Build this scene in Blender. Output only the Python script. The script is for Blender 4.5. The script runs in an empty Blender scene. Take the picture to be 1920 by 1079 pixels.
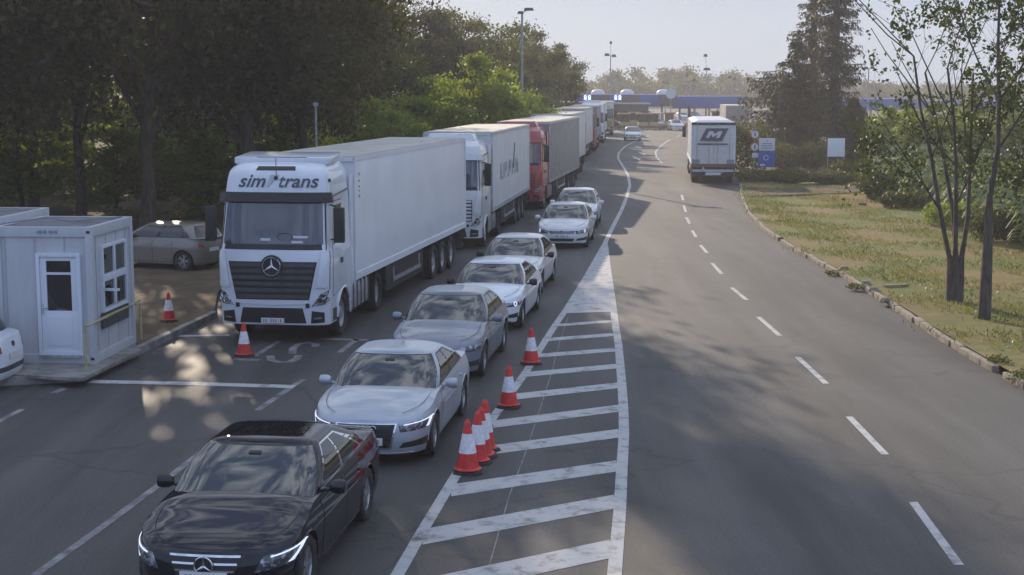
import bpy, bmesh, math, random
import numpy as np
from mathutils import Vector, Matrix, Euler
R = math.radians
SC = bpy.context.scene
COL = SC.collection
# ------------------------------------------------------------------ camera, sky, sun
CAMH = 5.6
PITCH = math.atan(373.5 / 2760)
cd = bpy.data.cameras.new('camera'); cam = bpy.data.objects.new('camera', cd); COL.objects.link(cam)
cam.location = (0, 0, CAMH); cam.rotation_euler = (math.pi / 2 - PITCH, 0, 0)
cd.sensor_width = 36; cd.lens = 2760 / 1920 * 36; cd.clip_start = .1; cd.clip_end = 6000
SC.camera = cam
SUN_AZ, SUN_EL = R(-15.5), R(19)           # azimuth from +Y, clockwise
W = bpy.data.worlds.new('World'); SC.world = W; W.use_nodes = True
nt = W.node_tree; nt.nodes.clear()
def nd(nt, t, **k):
    n = nt.nodes.new(t)
    for a, b in k.items():
        if a.startswith('i_'):
            n.inputs[a[2:].replace('_', ' ')].default_value = b
        else: setattr(n, a, b)
    return n
sky = nd(nt, 'ShaderNodeTexSky', sky_type='NISHITA', sun_disc=False, sun_elevation=SUN_EL, sun_rotation=SUN_AZ,
         air_density=1.0, dust_density=1.2, ozone_density=1.2, altitude=100)
tc = nd(nt, 'ShaderNodeTexCoord'); mp = nd(nt, 'ShaderNodeMapping'); mp.inputs['Scale'].default_value = (1, 1, 2.6)
n1 = nd(nt, 'ShaderNodeTexNoise', i_Scale=3.2, i_Detail=7, i_Roughness=.62)
cr = nd(nt, 'ShaderNodeValToRGB'); cr.color_ramp.elements[0].position = .36; cr.color_ramp.elements[1].position = .66
mx = nd(nt, 'ShaderNodeMix', data_type='RGBA'); c2_ = nd(nt, 'ShaderNodeValToRGB'); c2_.color_ramp.elements[0].position = .38; c2_.color_ramp.elements[0].color = (3.6, 4.5, 5.9, 1); c2_.color_ramp.elements[1].position = .62; c2_.color_ramp.elements[1].color = (4.2, 5.15, 6.6, 1)
mm = nd(nt, 'ShaderNodeMath', operation='MULTIPLY_ADD'); mm.inputs[1].default_value = .05; mm.inputs[2].default_value = .92
bg = nd(nt, 'ShaderNodeBackground', i_Strength=.105); wo = nd(nt, 'ShaderNodeOutputWorld')
L = nt.links.new
L(tc.outputs['Generated'], mp.inputs[0]); L(mp.outputs[0], n1.inputs['Vector']); L(n1.outputs['Fac'], cr.inputs[0]); L(n1.outputs['Fac'], c2_.inputs[0]); 
n2 = nd(nt, 'ShaderNodeTexNoise', i_Scale=7.5, i_Detail=6, i_Roughness=.6, i_Distortion=.6); L(mp.outputs[0], n2.inputs['Vector'])
c3_ = nd(nt, 'ShaderNodeValToRGB'); e3 = c3_.color_ramp.elements; e3[0].position = .42; e3[0].color = (1.8, 2.5, 4.2, 1); e3[1].position = .60; e3[1].color = (9.4, 10.2, 11.4, 1); L(n2.outputs['Fac'], c3_.inputs[0])
sx_ = nd(nt, 'ShaderNodeSeparateXYZ'); L(tc.outputs['Generated'], sx_.inputs[0])
mr_ = nd(nt, 'ShaderNodeMapRange', i_From_Min=.16, i_From_Max=.5); L(sx_.outputs[2], mr_.inputs[0])
m3_ = nd(nt, 'ShaderNodeMix', data_type='RGBA'); L(mr_.outputs[0], m3_.inputs['Factor']); L(c2_.outputs[0], m3_.inputs['A']); L(c3_.outputs[0], m3_.inputs['B']); 
mr2 = nd(nt, 'ShaderNodeMapRange', i_From_Min=.25, i_From_Max=-.5); L(sx_.outputs[1], mr2.inputs[0])   # the sky opposite the sun is a deeper blue
m4_ = nd(nt, 'ShaderNodeMix', data_type='RGBA', blend_type='MULTIPLY'); m4_.inputs['B'].default_value = (.90, .99, 1.22, 1)
L(mr2.outputs[0], m4_.inputs['Factor']); L(m3_.outputs['Result'], m4_.inputs['A']); L(m4_.outputs['Result'], mx.inputs['B'])
L(cr.outputs[0], mm.inputs[0]); L(mm.outputs[0], mx.inputs['Factor']); L(sky.outputs[0], mx.inputs['A'])
L(mx.outputs['Result'], bg.inputs['Color']); L(bg.outputs[0], wo.inputs[0])
sl = bpy.data.lights.new('sun', 'SUN'); sl.energy = 5; sl.angle = R(.6); sl.color = (1, .83, .63)
so = bpy.data.objects.new('sun', sl); COL.objects.link(so)
sd = Vector((math.sin(SUN_AZ) * math.cos(SUN_EL), math.cos(SUN_AZ) * math.cos(SUN_EL), math.sin(SUN_EL)))
so.rotation_euler = sd.to_track_quat('Z', 'Y').to_euler(); so.location = (-60, 200, 60)
SC.view_settings.view_transform = 'Standard'; SC.view_settings.look = 'None'
SC.view_settings.exposure = .22; SC.view_settings.gamma = 1
SC.render.resolution_x = 1024; SC.render.resolution_y = 575
# ------------------------------------------------------------------ helpers
CP, SP = math.cos(PITCH), math.sin(PITCH)
def P(px, py, z=0.0):
    "ground point (at height z) seen at a photo pixel"
    a = (px - 960) / 2760; b = -(py - 539.5) / 2760
    d = Vector((a, CP + b * SP, -SP + b * CP))
    k = (z - CAMH) / d.z
    return Vector((d.x * k, d.y * k, z))
def PY(px, py, Y):
    "point at forward distance Y seen at a photo pixel"
    a = (px - 960) / 2760; b = -(py - 539.5) / 2760
    d = Vector((a, CP + b * SP, -SP + b * CP)); k = Y / d.y
    return Vector((d.x * k, Y, CAMH + d.z * k))
def tag(o, label=None, cat=None, group=None, kind=None):
    if label: o['label'] = label
    if cat: o['category'] = cat
    if group: o['group'] = group
    if kind: o['kind'] = kind
    return o
def empty(name, loc, rz=0, label=None, cat=None, group=None):
    o = bpy.data.objects.new(name, None); COL.objects.link(o); o.location = loc; o.rotation_euler = (0, 0, rz)
    o.empty_display_size = .3
    return tag(o, label, cat, group)
def copy_tree(o, parent=None):
    c = o.copy(); COL.objects.link(c); c.parent = parent
    for ch in list(o.children): copy_tree(ch, c)
    return c
class MB:
    def __init__(s): s.v = []; s.f = []
    def add(s, vs, fs):
        n = len(s.v); s.v += [tuple(v) for v in vs]; s.f += [tuple(i + n for i in f) for f in fs]; return s
    def box(s, c, d, rz=0, M=None, taper=1):
        x, y, z = d[0] / 2, d[1] / 2, d[2] / 2
        vs = [Vector(((x if i & 1 else -x) * (taper if i & 4 else 1), (y if i & 2 else -y) * (taper if i & 4 else 1), z if i & 4 else -z)) for i in range(8)]
        m = M if M else Matrix.Rotation(rz, 3, 'Z')
        return s.add([m @ v + Vector(c) for v in vs], [(0, 2, 3, 1), (4, 5, 7, 6), (0, 1, 5, 4), (2, 6, 7, 3), (0, 4, 6, 2), (1, 3, 7, 5)])
    def tube(s, pts, rad, n=8, cap=True):
        pts = [Vector(p) for p in pts]
        if not isinstance(rad, (list, tuple)): rad = [rad] * len(pts)
        vs = []; fs = []
        for i, p in enumerate(pts):
            d = (pts[min(i + 1, len(pts) - 1)] - pts[max(i - 1, 0)])
            d = d.normalized() if d.length > 1e-9 else Vector((0, 0, 1))
            a = d.cross(Vector((0, 0, 1)) if abs(d.z) < .9 else Vector((1, 0, 0))).normalized(); b = d.cross(a)
            for k in range(n):
                t = 2 * math.pi * k / n; vs.append(p + (a * math.cos(t) + b * math.sin(t)) * rad[i])
        for i in range(len(pts) - 1):
            for k in range(n):
                k2 = (k + 1) % n; fs.append((i * n + k, i * n + k2, (i + 1) * n + k2, (i + 1) * n + k))
        if cap: fs.append(tuple(range(n - 1, -1, -1))); fs.append(tuple((len(pts) - 1) * n + k for k in range(n)))
        return s.add(vs, fs)
    def lathe(s, prof, c=(0, 0, 0), axis='Z', n=24):
        "prof: (radius, along axis)"
        vs = []; fs = []
        for r, h in prof:
            for k in range(n):
                t = 2 * math.pi * k / n; a, b = r * math.cos(t), r * math.sin(t)
                p = (a, b, h) if axis == 'Z' else ((h, a, b) if axis == 'X' else (a, h, b))
                vs.append(Vector(p) + Vector(c))
        for i in range(len(prof) - 1):
            for k in range(n):
                k2 = (k + 1) % n; fs.append((i * n + k, i * n + k2, (i + 1) * n + k2, (i + 1) * n + k))
        return s.add(vs, fs)
    def torus(s, c, r1, r2, M=None, n=20, m=6):
        M = M or Matrix.Identity(3); vs = []; fs = []
        for i in range(n):
            a = 2 * math.pi * i / n
            for j in range(m):
                b = 2 * math.pi * j / m; q = r1 + r2 * math.cos(b)
                vs.append(M @ Vector((q * math.cos(a), q * math.sin(a), r2 * math.sin(b))) + Vector(c))
        for i in range(n):
            for j in range(m):
                fs.append((i * m + j, ((i + 1) % n) * m + j, ((i + 1) % n) * m + (j + 1) % m, i * m + (j + 1) % m))
        return s.add(vs, fs)
    def prism(s, poly, z0, z1, M=None, o=(0, 0, 0)):
        M = M or Matrix.Identity(3); n = len(poly); o = Vector(o)
        vs = [M @ Vector((p[0], p[1], z0)) + o for p in poly] + [M @ Vector((p[0], p[1], z1)) + o for p in poly]
        return s.add(vs, [tuple(range(n - 1, -1, -1)), tuple(range(n, 2 * n))] + [(i, (i + 1) % n, (i + 1) % n + n, i + n) for i in range(n)])
    def strip(s, pts, w, z):
        pts = [Vector((p[0], p[1], 0)) for p in pts]; vs = []
        for i, p in enumerate(pts):
            d = (pts[min(i + 1, len(pts) - 1)] - pts[max(i - 1, 0)]).normalized(); nrm = Vector((-d.y, d.x, 0))
            vs += [p + nrm * w / 2 + Vector((0, 0, z)), p - nrm * w / 2 + Vector((0, 0, z))]
        return s.add(vs, [(2 * i, 2 * i + 1, 2 * i + 3, 2 * i + 2) for i in range(len(pts) - 1)])
    def build(s, name, mat, parent=None, smooth=False, bevel=0, weld=False, ang=35):
        me = bpy.data.meshes.new(name); me.from_pydata(s.v, [], s.f)
        bm = bmesh.new(); bm.from_mesh(me)
        if weld: bmesh.ops.remove_doubles(bm, verts=bm.verts, dist=2e-4)
        if bevel:
            es = [e for e in bm.edges if len(e.link_faces) == 2 and e.calc_face_angle(0) > .6]
            bmesh.ops.bevel(bm, geom=es, offset=bevel, segments=2, affect='EDGES', profile=.7, clamp_overlap=True)
        bmesh.ops.recalc_face_normals(bm, faces=bm.faces)
        if smooth or bevel:
            for f in bm.faces: f.smooth = True
            for e in bm.edges:
                if len(e.link_faces) == 2 and e.calc_face_angle(0) > R(ang): e.smooth = False
        bm.to_mesh(me); bm.free()
        me.materials.append(mat)
        o = bpy.data.objects.new(name, me); COL.objects.link(o); o.parent = parent
        return o
# ------------------------------------------------------------------ materials
def mat(name, c, rough=.5, metal=0, coat=0, spec=.5, var=0, vs=3, bump=0, bs=20, emit=0, c2=None, lo=.4, hi=.6, stretch=None, trans=0, ior=None, crough=.03):
    m = bpy.data.materials.new(name); m.use_nodes = True; t = m.node_tree; b = t.nodes['Principled BSDF']
    c = tuple(c) + (1,) if len(c) == 3 else c
    b.inputs['Base Color'].default_value = c; b.inputs['Roughness'].default_value = rough; b.inputs['Metallic'].default_value = metal
    b.inputs['Coat Weight'].default_value = coat; b.inputs['Coat Roughness'].default_value = crough; b.inputs['Specular IOR Level'].default_value = spec
    if ior: b.inputs['IOR'].default_value = ior
    if emit: b.inputs['Emission Color'].default_value = c; b.inputs['Emission Strength'].default_value = emit
    if var or c2 or bump:
        co = nd(t, 'ShaderNodeTexCoord'); mpp = nd(t, 'ShaderNodeMapping'); t.links.new(co.outputs['Object'], mpp.inputs[0])
        if stretch: mpp.inputs['Scale'].default_value = stretch
    if var or c2:
        n = nd(t, 'ShaderNodeTexNoise', i_Scale=vs, i_Detail=6, i_Roughness=.6); t.links.new(mpp.outputs[0], n.inputs['Vector'])
        r = nd(t, 'ShaderNodeValToRGB'); t.links.new(n.outputs['Fac'], r.inputs[0])
        e = r.color_ramp.elements; e[0].position = lo; e[1].position = hi
        if c2: e[0].color = c; e[1].color = tuple(c2) + (1,)
        else:
            e[0].color = tuple(x * (1 - var) for x in c[:3]) + (1,); e[1].color = tuple(min(1, x * (1 + var)) for x in c[:3]) + (1,)
        t.links.new(r.outputs[0], b.inputs['Base Color'])
    if bump:
        n = nd(t, 'ShaderNodeTexNoise', i_Scale=bs, i_Detail=5); t.links.new(mpp.outputs[0], n.inputs['Vector'])
        bp = nd(t, 'ShaderNodeBump', i_Strength=bump, i_Distance=.05); t.links.new(n.outputs['Fac'], bp.inputs['Height']); t.links.new(bp.outputs[0], b.inputs['Normal'])
    return m
def leafmat(name, c, c2, tr=.35, sc=1.2, tint=(1.5, 1.5, .6)):
    m = mat(name, c, .55, c2=c2, vs=sc, lo=.38, hi=.62, spec=.35); t = m.node_tree; b = t.nodes['Principled BSDF']; o = t.nodes['Material Output']
    tl = nd(t, 'ShaderNodeBsdfTranslucent'); ms = nd(t, 'ShaderNodeMixShader', i_Fac=tr)
    rr = [n for n in t.nodes if n.type == 'VALTORGB'][0]
    g = nd(t, 'ShaderNodeVectorMath', operation='MULTIPLY'); g.inputs[1].default_value = tint
    t.links.new(rr.outputs[0], g.inputs[0]); t.links.new(g.outputs[0], tl.inputs[0])
    t.links.new(b.outputs[0], ms.inputs[1]); t.links.new(tl.outputs[0], ms.inputs[2]); t.links.new(ms.outputs[0], o.inputs[0])
    return m
def paint(name, c, metal=0, rough=.35, dirt=.12):
    return mat(name, c, rough, metal, coat=.8, var=dirt, vs=1.3, lo=.3, hi=.75)
M = {}
M['white_paint'] = paint('white_paint', (.67, .70, .75))
M['pearl_white'] = paint('pearl_white', (.62, .63, .64))
M['silver_paint'] = paint('silver_paint', (.40, .44, .50), .5, .5)
M['black_paint'] = mat('black_paint', (.004, .006, .014), .5, 0, coat=1, spec=0, crough=.01)
M['grey_paint'] = paint('grey_paint', (.17, .20, .25), .4, .38)
M['beige_silver'] = paint('beige_silver', (.21, .195, .165), .3, .45)
M['red_paint'] = paint('red_paint', (.34, .035, .035), 0, .45)
M['glass'] = mat('car_glass', (.008, .011, .012), .02, spec=.5, ior=1.7)
M['shield_glass'] = mat('windscreen_glass', (.012, .018, .02), .025, spec=.5, ior=2.1)
M['truck_glass'] = mat('truck_glass', (.02, .03, .05), .04, spec=.5, ior=1.9)
M['trim'] = mat('black_trim', (.015, .015, .017), .45)
M['plastic'] = mat('grey_plastic', (.05, .052, .056), .6, var=.2)
M['under'] = mat('chassis_black', (.02, .019, .018), .7, var=.3, vs=6)
M['tyre'] = mat('tyre_rubber', (.022, .022, .023), .8, var=.25, vs=12, bump=.3, bs=60)
M['rim'] = mat('rim_alloy', (.45, .46, .48), .35, .8)
M['dark_rim'] = mat('rim_dark', (.12, .12, .13), .4, .7)
M['truck_rim'] = mat('truck_rim', (.35, .36, .37), .5, .5, var=.25)
M['chrome'] = mat('chrome', (.75, .76, .78), .12, 1)
M['lamp'] = mat('lamp_housing', (.06, .065, .075), .1, .3, coat=1, c2=(.42, .45, .5), vs=11, lo=.5, hi=.6)
M['led'] = mat('led_strip', (.65, .7, .8), .2, emit=.8)
M['tail'] = mat('tail_lamp', (.28, .015, .012), .15, coat=1)
M['plate'] = mat('number_plate', (.62, .63, .62), .5)
M['ink'] = mat('plate_ink', (.05, .05, .06), .6)
M['blue_ink'] = mat('blue_ink', (.03, .07, .3), .5)
M['trailer_white'] = mat('trailer_white', (.71, .725, .76), .42, var=.06, vs=.8, lo=.3, hi=.7, coat=.25, crough=.2)
M['trailer_cream'] = mat('trailer_cream', (.60, .60, .58), .5, var=.08, vs=1.2, lo=.3, hi=.7)
M['trailer_grey'] = mat('trailer_grey', (.25, .235, .22), .55, var=.12, vs=1.5)
M['trailer_roof'] = mat('trailer_roof', (.50, .48, .42), .6, c2=(.33, .31, .28), vs=1.1, lo=.42, hi=.7)
M['alu'] = mat('aluminium', (.5, .52, .55), .4, .75, var=.15, vs=5)
M['cone_red'] = mat('cone_red', (.55, .025, .02), .5, var=.15, vs=8)
M['cone_white'] = mat('cone_white', (.68, .68, .7), .5, var=.12, vs=14)
M['rubber'] = mat('rubber_base', (.035, .034, .035), .8)
M['yellow'] = mat('yellow_paint', (.36, .335, .18), .55, var=.2, vs=9)
M['cabin'] = mat('cabin_panel', (.47, .485, .505), .5, var=.08, vs=2.2, lo=.3, hi=.7, stretch=(2.5, 2.5, .5))
M['pvc'] = mat('pvc_white', (.62, .66, .72), .4)
M['roof_felt'] = mat('roof_felt', (.14, .145, .16), .8, var=.25, vs=2)
M['concrete'] = mat('concrete', (.22, .21, .195), .9, var=.25, vs=3, bump=.4, bs=25)
M['kerb'] = mat('kerb_stone', (.22, .18, .14), .9, c2=(.28, .24, .19), vs=3, bump=.5, bs=14)
M['pole'] = mat('galvanised_pole', (.28, .3, .31), .55, .4, var=.15)
M['dark_metal'] = mat('dark_metal', (.04, .042, .045), .6)
M['bark'] = mat('bark', (.045, .035, .028), .9, c2=(.09, .072, .06), vs=9, bump=.6, bs=18, stretch=(1, 1, .3))
M['leaf_dark'] = leafmat('leaf_dark', (.036, .034, .014), (.078, .074, .026), .42)
M['leaf_mid'] = leafmat('leaf_mid', (.045, .055, .014), (.095, .105, .028), .45)
M['leaf_light'] = leafmat('leaf_light', (.12, .17, .03), (.23, .27, .055), .55)
M['leaf_sparse'] = leafmat('leaf_sparse', (.025, .045, .012), (.08, .10, .025), .35, sc=2.5)
M['needle'] = leafmat('needle', (.028, .030, .014), (.075, .072, .036), .25)
M['crop'] = leafmat('crop_leaf', (.07, .11, .035), (.18, .22, .10), .4, sc=1)
M['grass_blade'] = leafmat('grass_blade', (.08, .12, .03), (.21, .19, .07), .35, sc=.5)
M['canopy_blue'] = mat('canopy_blue', (.03, .09, .30), .5, var=.12, vs=.3)
M['sign_blue'] = mat('sign_blue', (.03, .09, .33), .45)
M['sign_white'] = mat('sign_white', (.58, .58, .62), .5)
M['sign_red'] = mat('sign_red', (.34, .06, .05), .6)
M['screen'] = mat('lit_sign', (.75, .8, 1), .4, emit=.9)
M['logo'] = mat('logo_slate', (.06, .075, .10), .5)
M['logo_text'] = mat('logo_text_blue', (.035, .05, .10), .5)
M['faded_text'] = mat('faded_lettering', (.20, .23, .30), .6); M['seam'] = mat('panel_joint', (.38, .41, .46), .6)
M['logo_pale'] = mat('logo_pale', (.42, .47, .54), .6)
M['brown_roof'] = mat('brown_fascia', (.16, .075, .05), .7)
M['wall_pale'] = mat('pale_wall', (.42, .40, .37), .8, var=.15)
M['wall_dark'] = mat('dark_wall', (.07, .07, .075), .8)
M['stone'] = mat('stone', (.26, .22, .17), .9, var=.35, vs=5, bump=.5)
M['weed'] = leafmat('weed', (.06, .06, .02), (.14, .12, .05), .3)
M['skin'] = mat('skin', (.45, .27, .2), .55)
M['shirt'] = mat('shirt', (.3, .32, .36), .8)
# road surface: patched, worn, cracked asphalt
def asphalt():
    m = mat('asphalt', (.05, .05, .05), .68, spec=.5); t = m.node_tree; b = t.nodes['Principled BSDF']; l = t.links.new
    co = nd(t, 'ShaderNodeTexCoord')
    mp1 = nd(t, 'ShaderNodeMapping'); mp1.inputs['Rotation'].default_value = (0, 0, R(8)); mp1.inputs['Scale'].default_value = (.55, .045, 1)
    l(co.outputs['Object'], mp1.inputs[0])
    a = nd(t, 'ShaderNodeTexNoise', i_Scale=1.5, i_Detail=6, i_Roughness=.6, i_Distortion=.3); l(mp1.outputs[0], a.inputs['Vector'])
    c = nd(t, 'ShaderNodeTexNoise', i_Scale=.16, i_Detail=7, i_Roughness=.65); l(co.outputs['Object'], c.inputs['Vector'])
    g = nd(t, 'ShaderNodeTexNoise', i_Scale=24, i_Detail=4, i_Roughness=.8); l(co.outputs['Object'], g.inputs['Vector'])
    ad = nd(t, 'ShaderNodeMath', operation='MULTIPLY_ADD'); ad.inputs[1].default_value = .68; l(a.outputs['Fac'], ad.inputs[0])
    m2 = nd(t, 'ShaderNodeMath', operation='MULTIPLY'); m2.inputs[1].default_value = .32; l(c.outputs['Fac'], m2.inputs[0]); l(m2.outputs[0], ad.inputs[2])
    rp = nd(t, 'ShaderNodeValToRGB'); l(ad.outputs[0], rp.inputs[0]); e = rp.color_ramp.elements
    e[0].position = .4; e[0].color = (.025, .025, .027, 1); e[1].position = .62; e[1].color = (.068, .066, .065, 1)
    g2 = nd(t, 'ShaderNodeMapRange', i_From_Min=.3, i_From_Max=.7, i_To_Min=.5, i_To_Max=1.6); l(g.outputs['Fac'], g2.inputs[0])
    vo = nd(t, 'ShaderNodeTexVoronoi', feature='DISTANCE_TO_EDGE', i_Scale=.16); 
    ds = nd(t, 'ShaderNodeTexNoise', i_Scale=.9, i_Detail=5); l(co.outputs['Object'], ds.inputs['Vector'])
    va = nd(t, 'ShaderNodeVectorMath', operation='MULTIPLY_ADD'); va.inputs[1].default_value = (2.2, 2.2, 0); l(ds.outputs['Color'], va.inputs[0]); l(co.outputs['Object'], va.inputs[2]); l(va.outputs[0], vo.inputs['Vector'])
    ck = nd(t, 'ShaderNodeMapRange', i_From_Min=.0, i_From_Max=.008, i_To_Min=.55, i_To_Max=1); l(vo.outputs['Distance'], ck.inputs[0])
    mu = nd(t, 'ShaderNodeMath', operation='MULTIPLY'); l(g2.outputs[0], mu.inputs[0]); l(ck.outputs[0], mu.inputs[1])
    vm = nd(t, 'ShaderNodeVectorMath', operation='SCALE'); l(rp.outputs[0], vm.inputs[0]); l(mu.outputs[0], vm.inputs['Scale']); l(vm.outputs[0], b.inputs['Base Color'])
    bp = nd(t, 'ShaderNodeBump', i_Strength=.35, i_Distance=.02); l(g.outputs['Fac'], bp.inputs['Height']); l(bp.outputs[0], b.inputs['Normal'])
    return m
M['asphalt'] = asphalt()
def worn(name, c, sc, lo, hi, under=(.06, .06, .06)):
    m = mat(name, c, .7); t = m.node_tree; b = t.nodes['Principled BSDF']; l = t.links.new
    co = nd(t, 'ShaderNodeTexCoord'); n = nd(t, 'ShaderNodeTexNoise', i_Scale=sc, i_Detail=8, i_Roughness=.72); l(co.outputs['Object'], n.inputs['Vector'])
    r = nd(t, 'ShaderNodeValToRGB'); l(n.outputs['Fac'], r.inputs[0]); e = r.color_ramp.elements
    e[0].position = lo; e[0].color = under + (1,); e[1].position = hi; e[1].color = tuple(c) + (1,)
    l(r.outputs[0], b.inputs['Base Color']); return m
M['marking'] = worn('road_marking_paint', (.42, .42, .42), 3.1, .30, .50)
M['faint'] = worn('faded_marking_paint', (.27, .27, .28), 2.2, .34, .6, (.05, .05, .052))
def groundmat(name, c1, c2, c3, s1=.35, s2=3):
    m = mat(name, c1, .95, spec=.2); t = m.node_tree; b = t.nodes['Principled BSDF']; l = t.links.new
    co = nd(t, 'ShaderNodeTexCoord'); a = nd(t, 'ShaderNodeTexNoise', i_Scale=s1, i_Detail=8, i_Roughness=.7); l(co.outputs['Object'], a.inputs['Vector'])
    r = nd(t, 'ShaderNodeValToRGB'); l(a.outputs['Fac'], r.inputs[0]); e = r.color_ramp.elements
    e[0].position = .4; e[0].color = tuple(c1) + (1,); e[1].position = .6; e[1].color = tuple(c2) + (1,)
    d = nd(t, 'ShaderNodeTexNoise', i_Scale=s2, i_Detail=6, i_Roughness=.75); l(co.outputs['Object'], d.inputs['Vector'])
    q = nd(t, 'ShaderNodeMapRange', i_From_Min=.45, i_From_Max=.7); l(d.outputs['Fac'], q.inputs[0])
    x = nd(t, 'ShaderNodeMix', data_type='RGBA'); x.inputs['B'].default_value = tuple(c3) + (1,); l(r.outputs[0], x.inputs['A']); l(q.outputs[0], x.inputs['Factor']); l(x.outputs['Result'], b.inputs['Base Color'])
    bp = nd(t, 'ShaderNodeBump', i_Strength=.7, i_Distance=.15); l(d.outputs['Fac'], bp.inputs['Height']); l(bp.outputs[0], b.inputs['Normal'])
    return m
M['verge'] = groundmat('dry_verge', (.23, .15, .07), (.09, .14, .028), (.21, .16, .075), .2, 1.9)
M['dirt'] = groundmat('forest_floor', (.10, .07, .05), (.16, .115, .075), (.08, .07, .035), .5, 2.5)
M['ground'] = groundmat('open_ground', (.10, .11, .04), (.17, .14, .07), (.12, .11, .05), .05, .6)
# ------------------------------------------------------------------ lofted shells (car bodies, cabs)
def curve(pts):
    q_ = []
    for p in sorted(pts):
        if not q_ or p[0] - q_[-1][0] > .015: q_.append(p)
    xs = [p[0] for p in q_]; ys = [p[1] for p in q_]
    n = len(xs); d = [(ys[i + 1] - ys[i]) / (xs[i + 1] - xs[i]) for i in range(n - 1)]   # monotone cubic
    m = [d[0]] + [0 if d[i - 1] * d[i] <= 0 else 2 * d[i - 1] * d[i] / (d[i - 1] + d[i]) for i in range(1, n - 1)] + [d[-1]]
    def f(x):
        if x <= xs[0]: return ys[0]
        if x >= xs[-1]: return ys[-1]
        i = 0
        while x > xs[i + 1]: i += 1
        h = xs[i + 1] - xs[i]; t = (x - xs[i]) / h
        return ys[i] * (1 + 2 * t) * (1 - t) ** 2 + m[i] * h * t * (1 - t) ** 2 + ys[i + 1] * t * t * (3 - 2 * t) + m[i + 1] * h * t * t * (t - 1)
    return f
class Loft:
    def __init__(s, yf, y1, y2, yr, hw, zz, ax, af, ar, nf=3., nr=3.4):
        s.yf, s.y1, s.y2, s.yr, s.hw, s.zz = yf, y1, y2, yr, hw, zz
        s.tf = s.table(ax, af, nf); s.tr = s.table(ax, ar, nr)
    def table(s, ax, ay, n):
        N = 240; pts = []
        for i in range(N + 1):
            th = math.pi / 2 * i / N
            pts.append((math.sin(th) ** (2 / n), max(0, math.cos(th)) ** (2 / n)))
        d = [0]
        for i in range(N): d.append(d[-1] + math.hypot((pts[i + 1][0] - pts[i][0]) * ax, (pts[i + 1][1] - pts[i][1]) * ay))
        return [q / d[-1] for q in d], pts
    def look(s, tb, q):
        d, pts = tb; q = min(max(q, 0), 1); i = int(np.searchsorted(d, q)); i = min(max(i, 1), len(d) - 1)
        t = (q - d[i - 1]) / max(1e-9, d[i] - d[i - 1])
        return pts[i - 1][0] + (pts[i][0] - pts[i - 1][0]) * t, pts[i - 1][1] + (pts[i][1] - pts[i - 1][1]) * t
    def su(s, u):   # front S for a half-width fraction
        d, pts = s.tf
        for i in range(len(pts)):
            if pts[i][0] >= abs(u): return d[i] * (1 if u >= 0 else -1)
    def ru(s, u):
        d, pts = s.tr
        for i in range(len(pts)):
            if pts[i][0] >= abs(u): return 3 - d[i] if u >= 0 else 3 + d[i]
    def uy(s, S, t):
        if S > 3: S -= 6
        if S < -3: S += 6
        sg = 1 if S >= 0 else -1; q = abs(S)
        if q <= 1: u, c = s.look(s.tf, q); y = s.y1(t) + (s.yf(t) - s.y1(t)) * c
        elif q <= 2: u = 1; y = s.y1(t) + (s.y2(t) - s.y1(t)) * (q - 1)
        else: u, c = s.look(s.tr, 3 - q); y = s.y2(t) + (s.yr(t) - s.y2(t)) * c
        return sg * u, y
    def pos(s, S, t):
        u, y = s.uy(S, t); return Vector((u * s.hw(t, y), y, s.zz(t, y)))
    def nrm(s, S, t, e=.01):
        a = s.pos(S + e, t) - s.pos(S - e, t); b = s.pos(S, t + e) - s.pos(S, t - e); n = a.cross(b)
        if n.length < 1e-9: n = Vector((0, -1, 0))
        n.normalize(); p = s.pos(S, t); c = Vector((0, (s.yf(t) + s.yr(t)) / 2, p.z))
        return n if n.dot(p - c) > 0 else -n
    def S_at(s, y, t, sg=1):   # S on a side for a given y
        lo, hi = 0., 3.
        for _ in range(40):
            m = (lo + hi) / 2
            if s.uy(m, t)[1] < y: lo = m
            else: hi = m
        return sg * lo
    def frame(s, S, t, off=0):
        n = s.nrm(S, t); x = Vector((0, 0, 1)).cross(n).normalized(); y = n.cross(x)
        return Matrix((x, y, n)).transposed(), s.pos(S, t) + n * off
    def patch(s, c, off=.004, n=10, m=5, mb=None, skirt=.02, tri=None, bulge=0):
        "c: corners (S,t) bl, br, tr, tl ; returns mesh builder"
        mb = mb or MB(); vs = []; fs = []
        for j in range(m + 1):
            for i in range(n + 1):
                a, b = i / n, j / m
                S = (c[0][0] * (1 - a) + c[1][0] * a) * (1 - b) + (c[3][0] * (1 - a) + c[2][0] * a) * b
                t = (c[0][1] * (1 - a) + c[1][1] * a) * (1 - b) + (c[3][1] * (1 - a) + c[2][1] * a) * b
                o = off + bulge * math.sin(math.pi * a) * math.sin(math.pi * b)
                vs.append(s.pos(S, t) + s.nrm(S, t) * o)
        for j in range(m):
            for i in range(n): k = j * (n + 1) + i; fs.append((k, k + 1, k + n + 2, k + n + 1))
        if skirt:
            ring = [i for i in range(n + 1)] + [j * (n + 1) + n for j in range(1, m + 1)] + [m * (n + 1) + i for i in range(n - 1, -1, -1)] + [j * (n + 1) for j in range(m - 1, 0, -1)]
            cen = sum(vs, Vector()) / len(vs); base = len(vs)
            nn = s.nrm((c[0][0] + c[2][0]) / 2, (c[0][1] + c[2][1]) / 2)
            for r in ring: vs.append(vs[r] - nn * skirt)
            K = len(ring)
            for i in range(K): fs.append((ring[i], ring[(i + 1) % K], base + (i + 1) % K, base + i))
        return mb.add(vs, fs)
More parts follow.
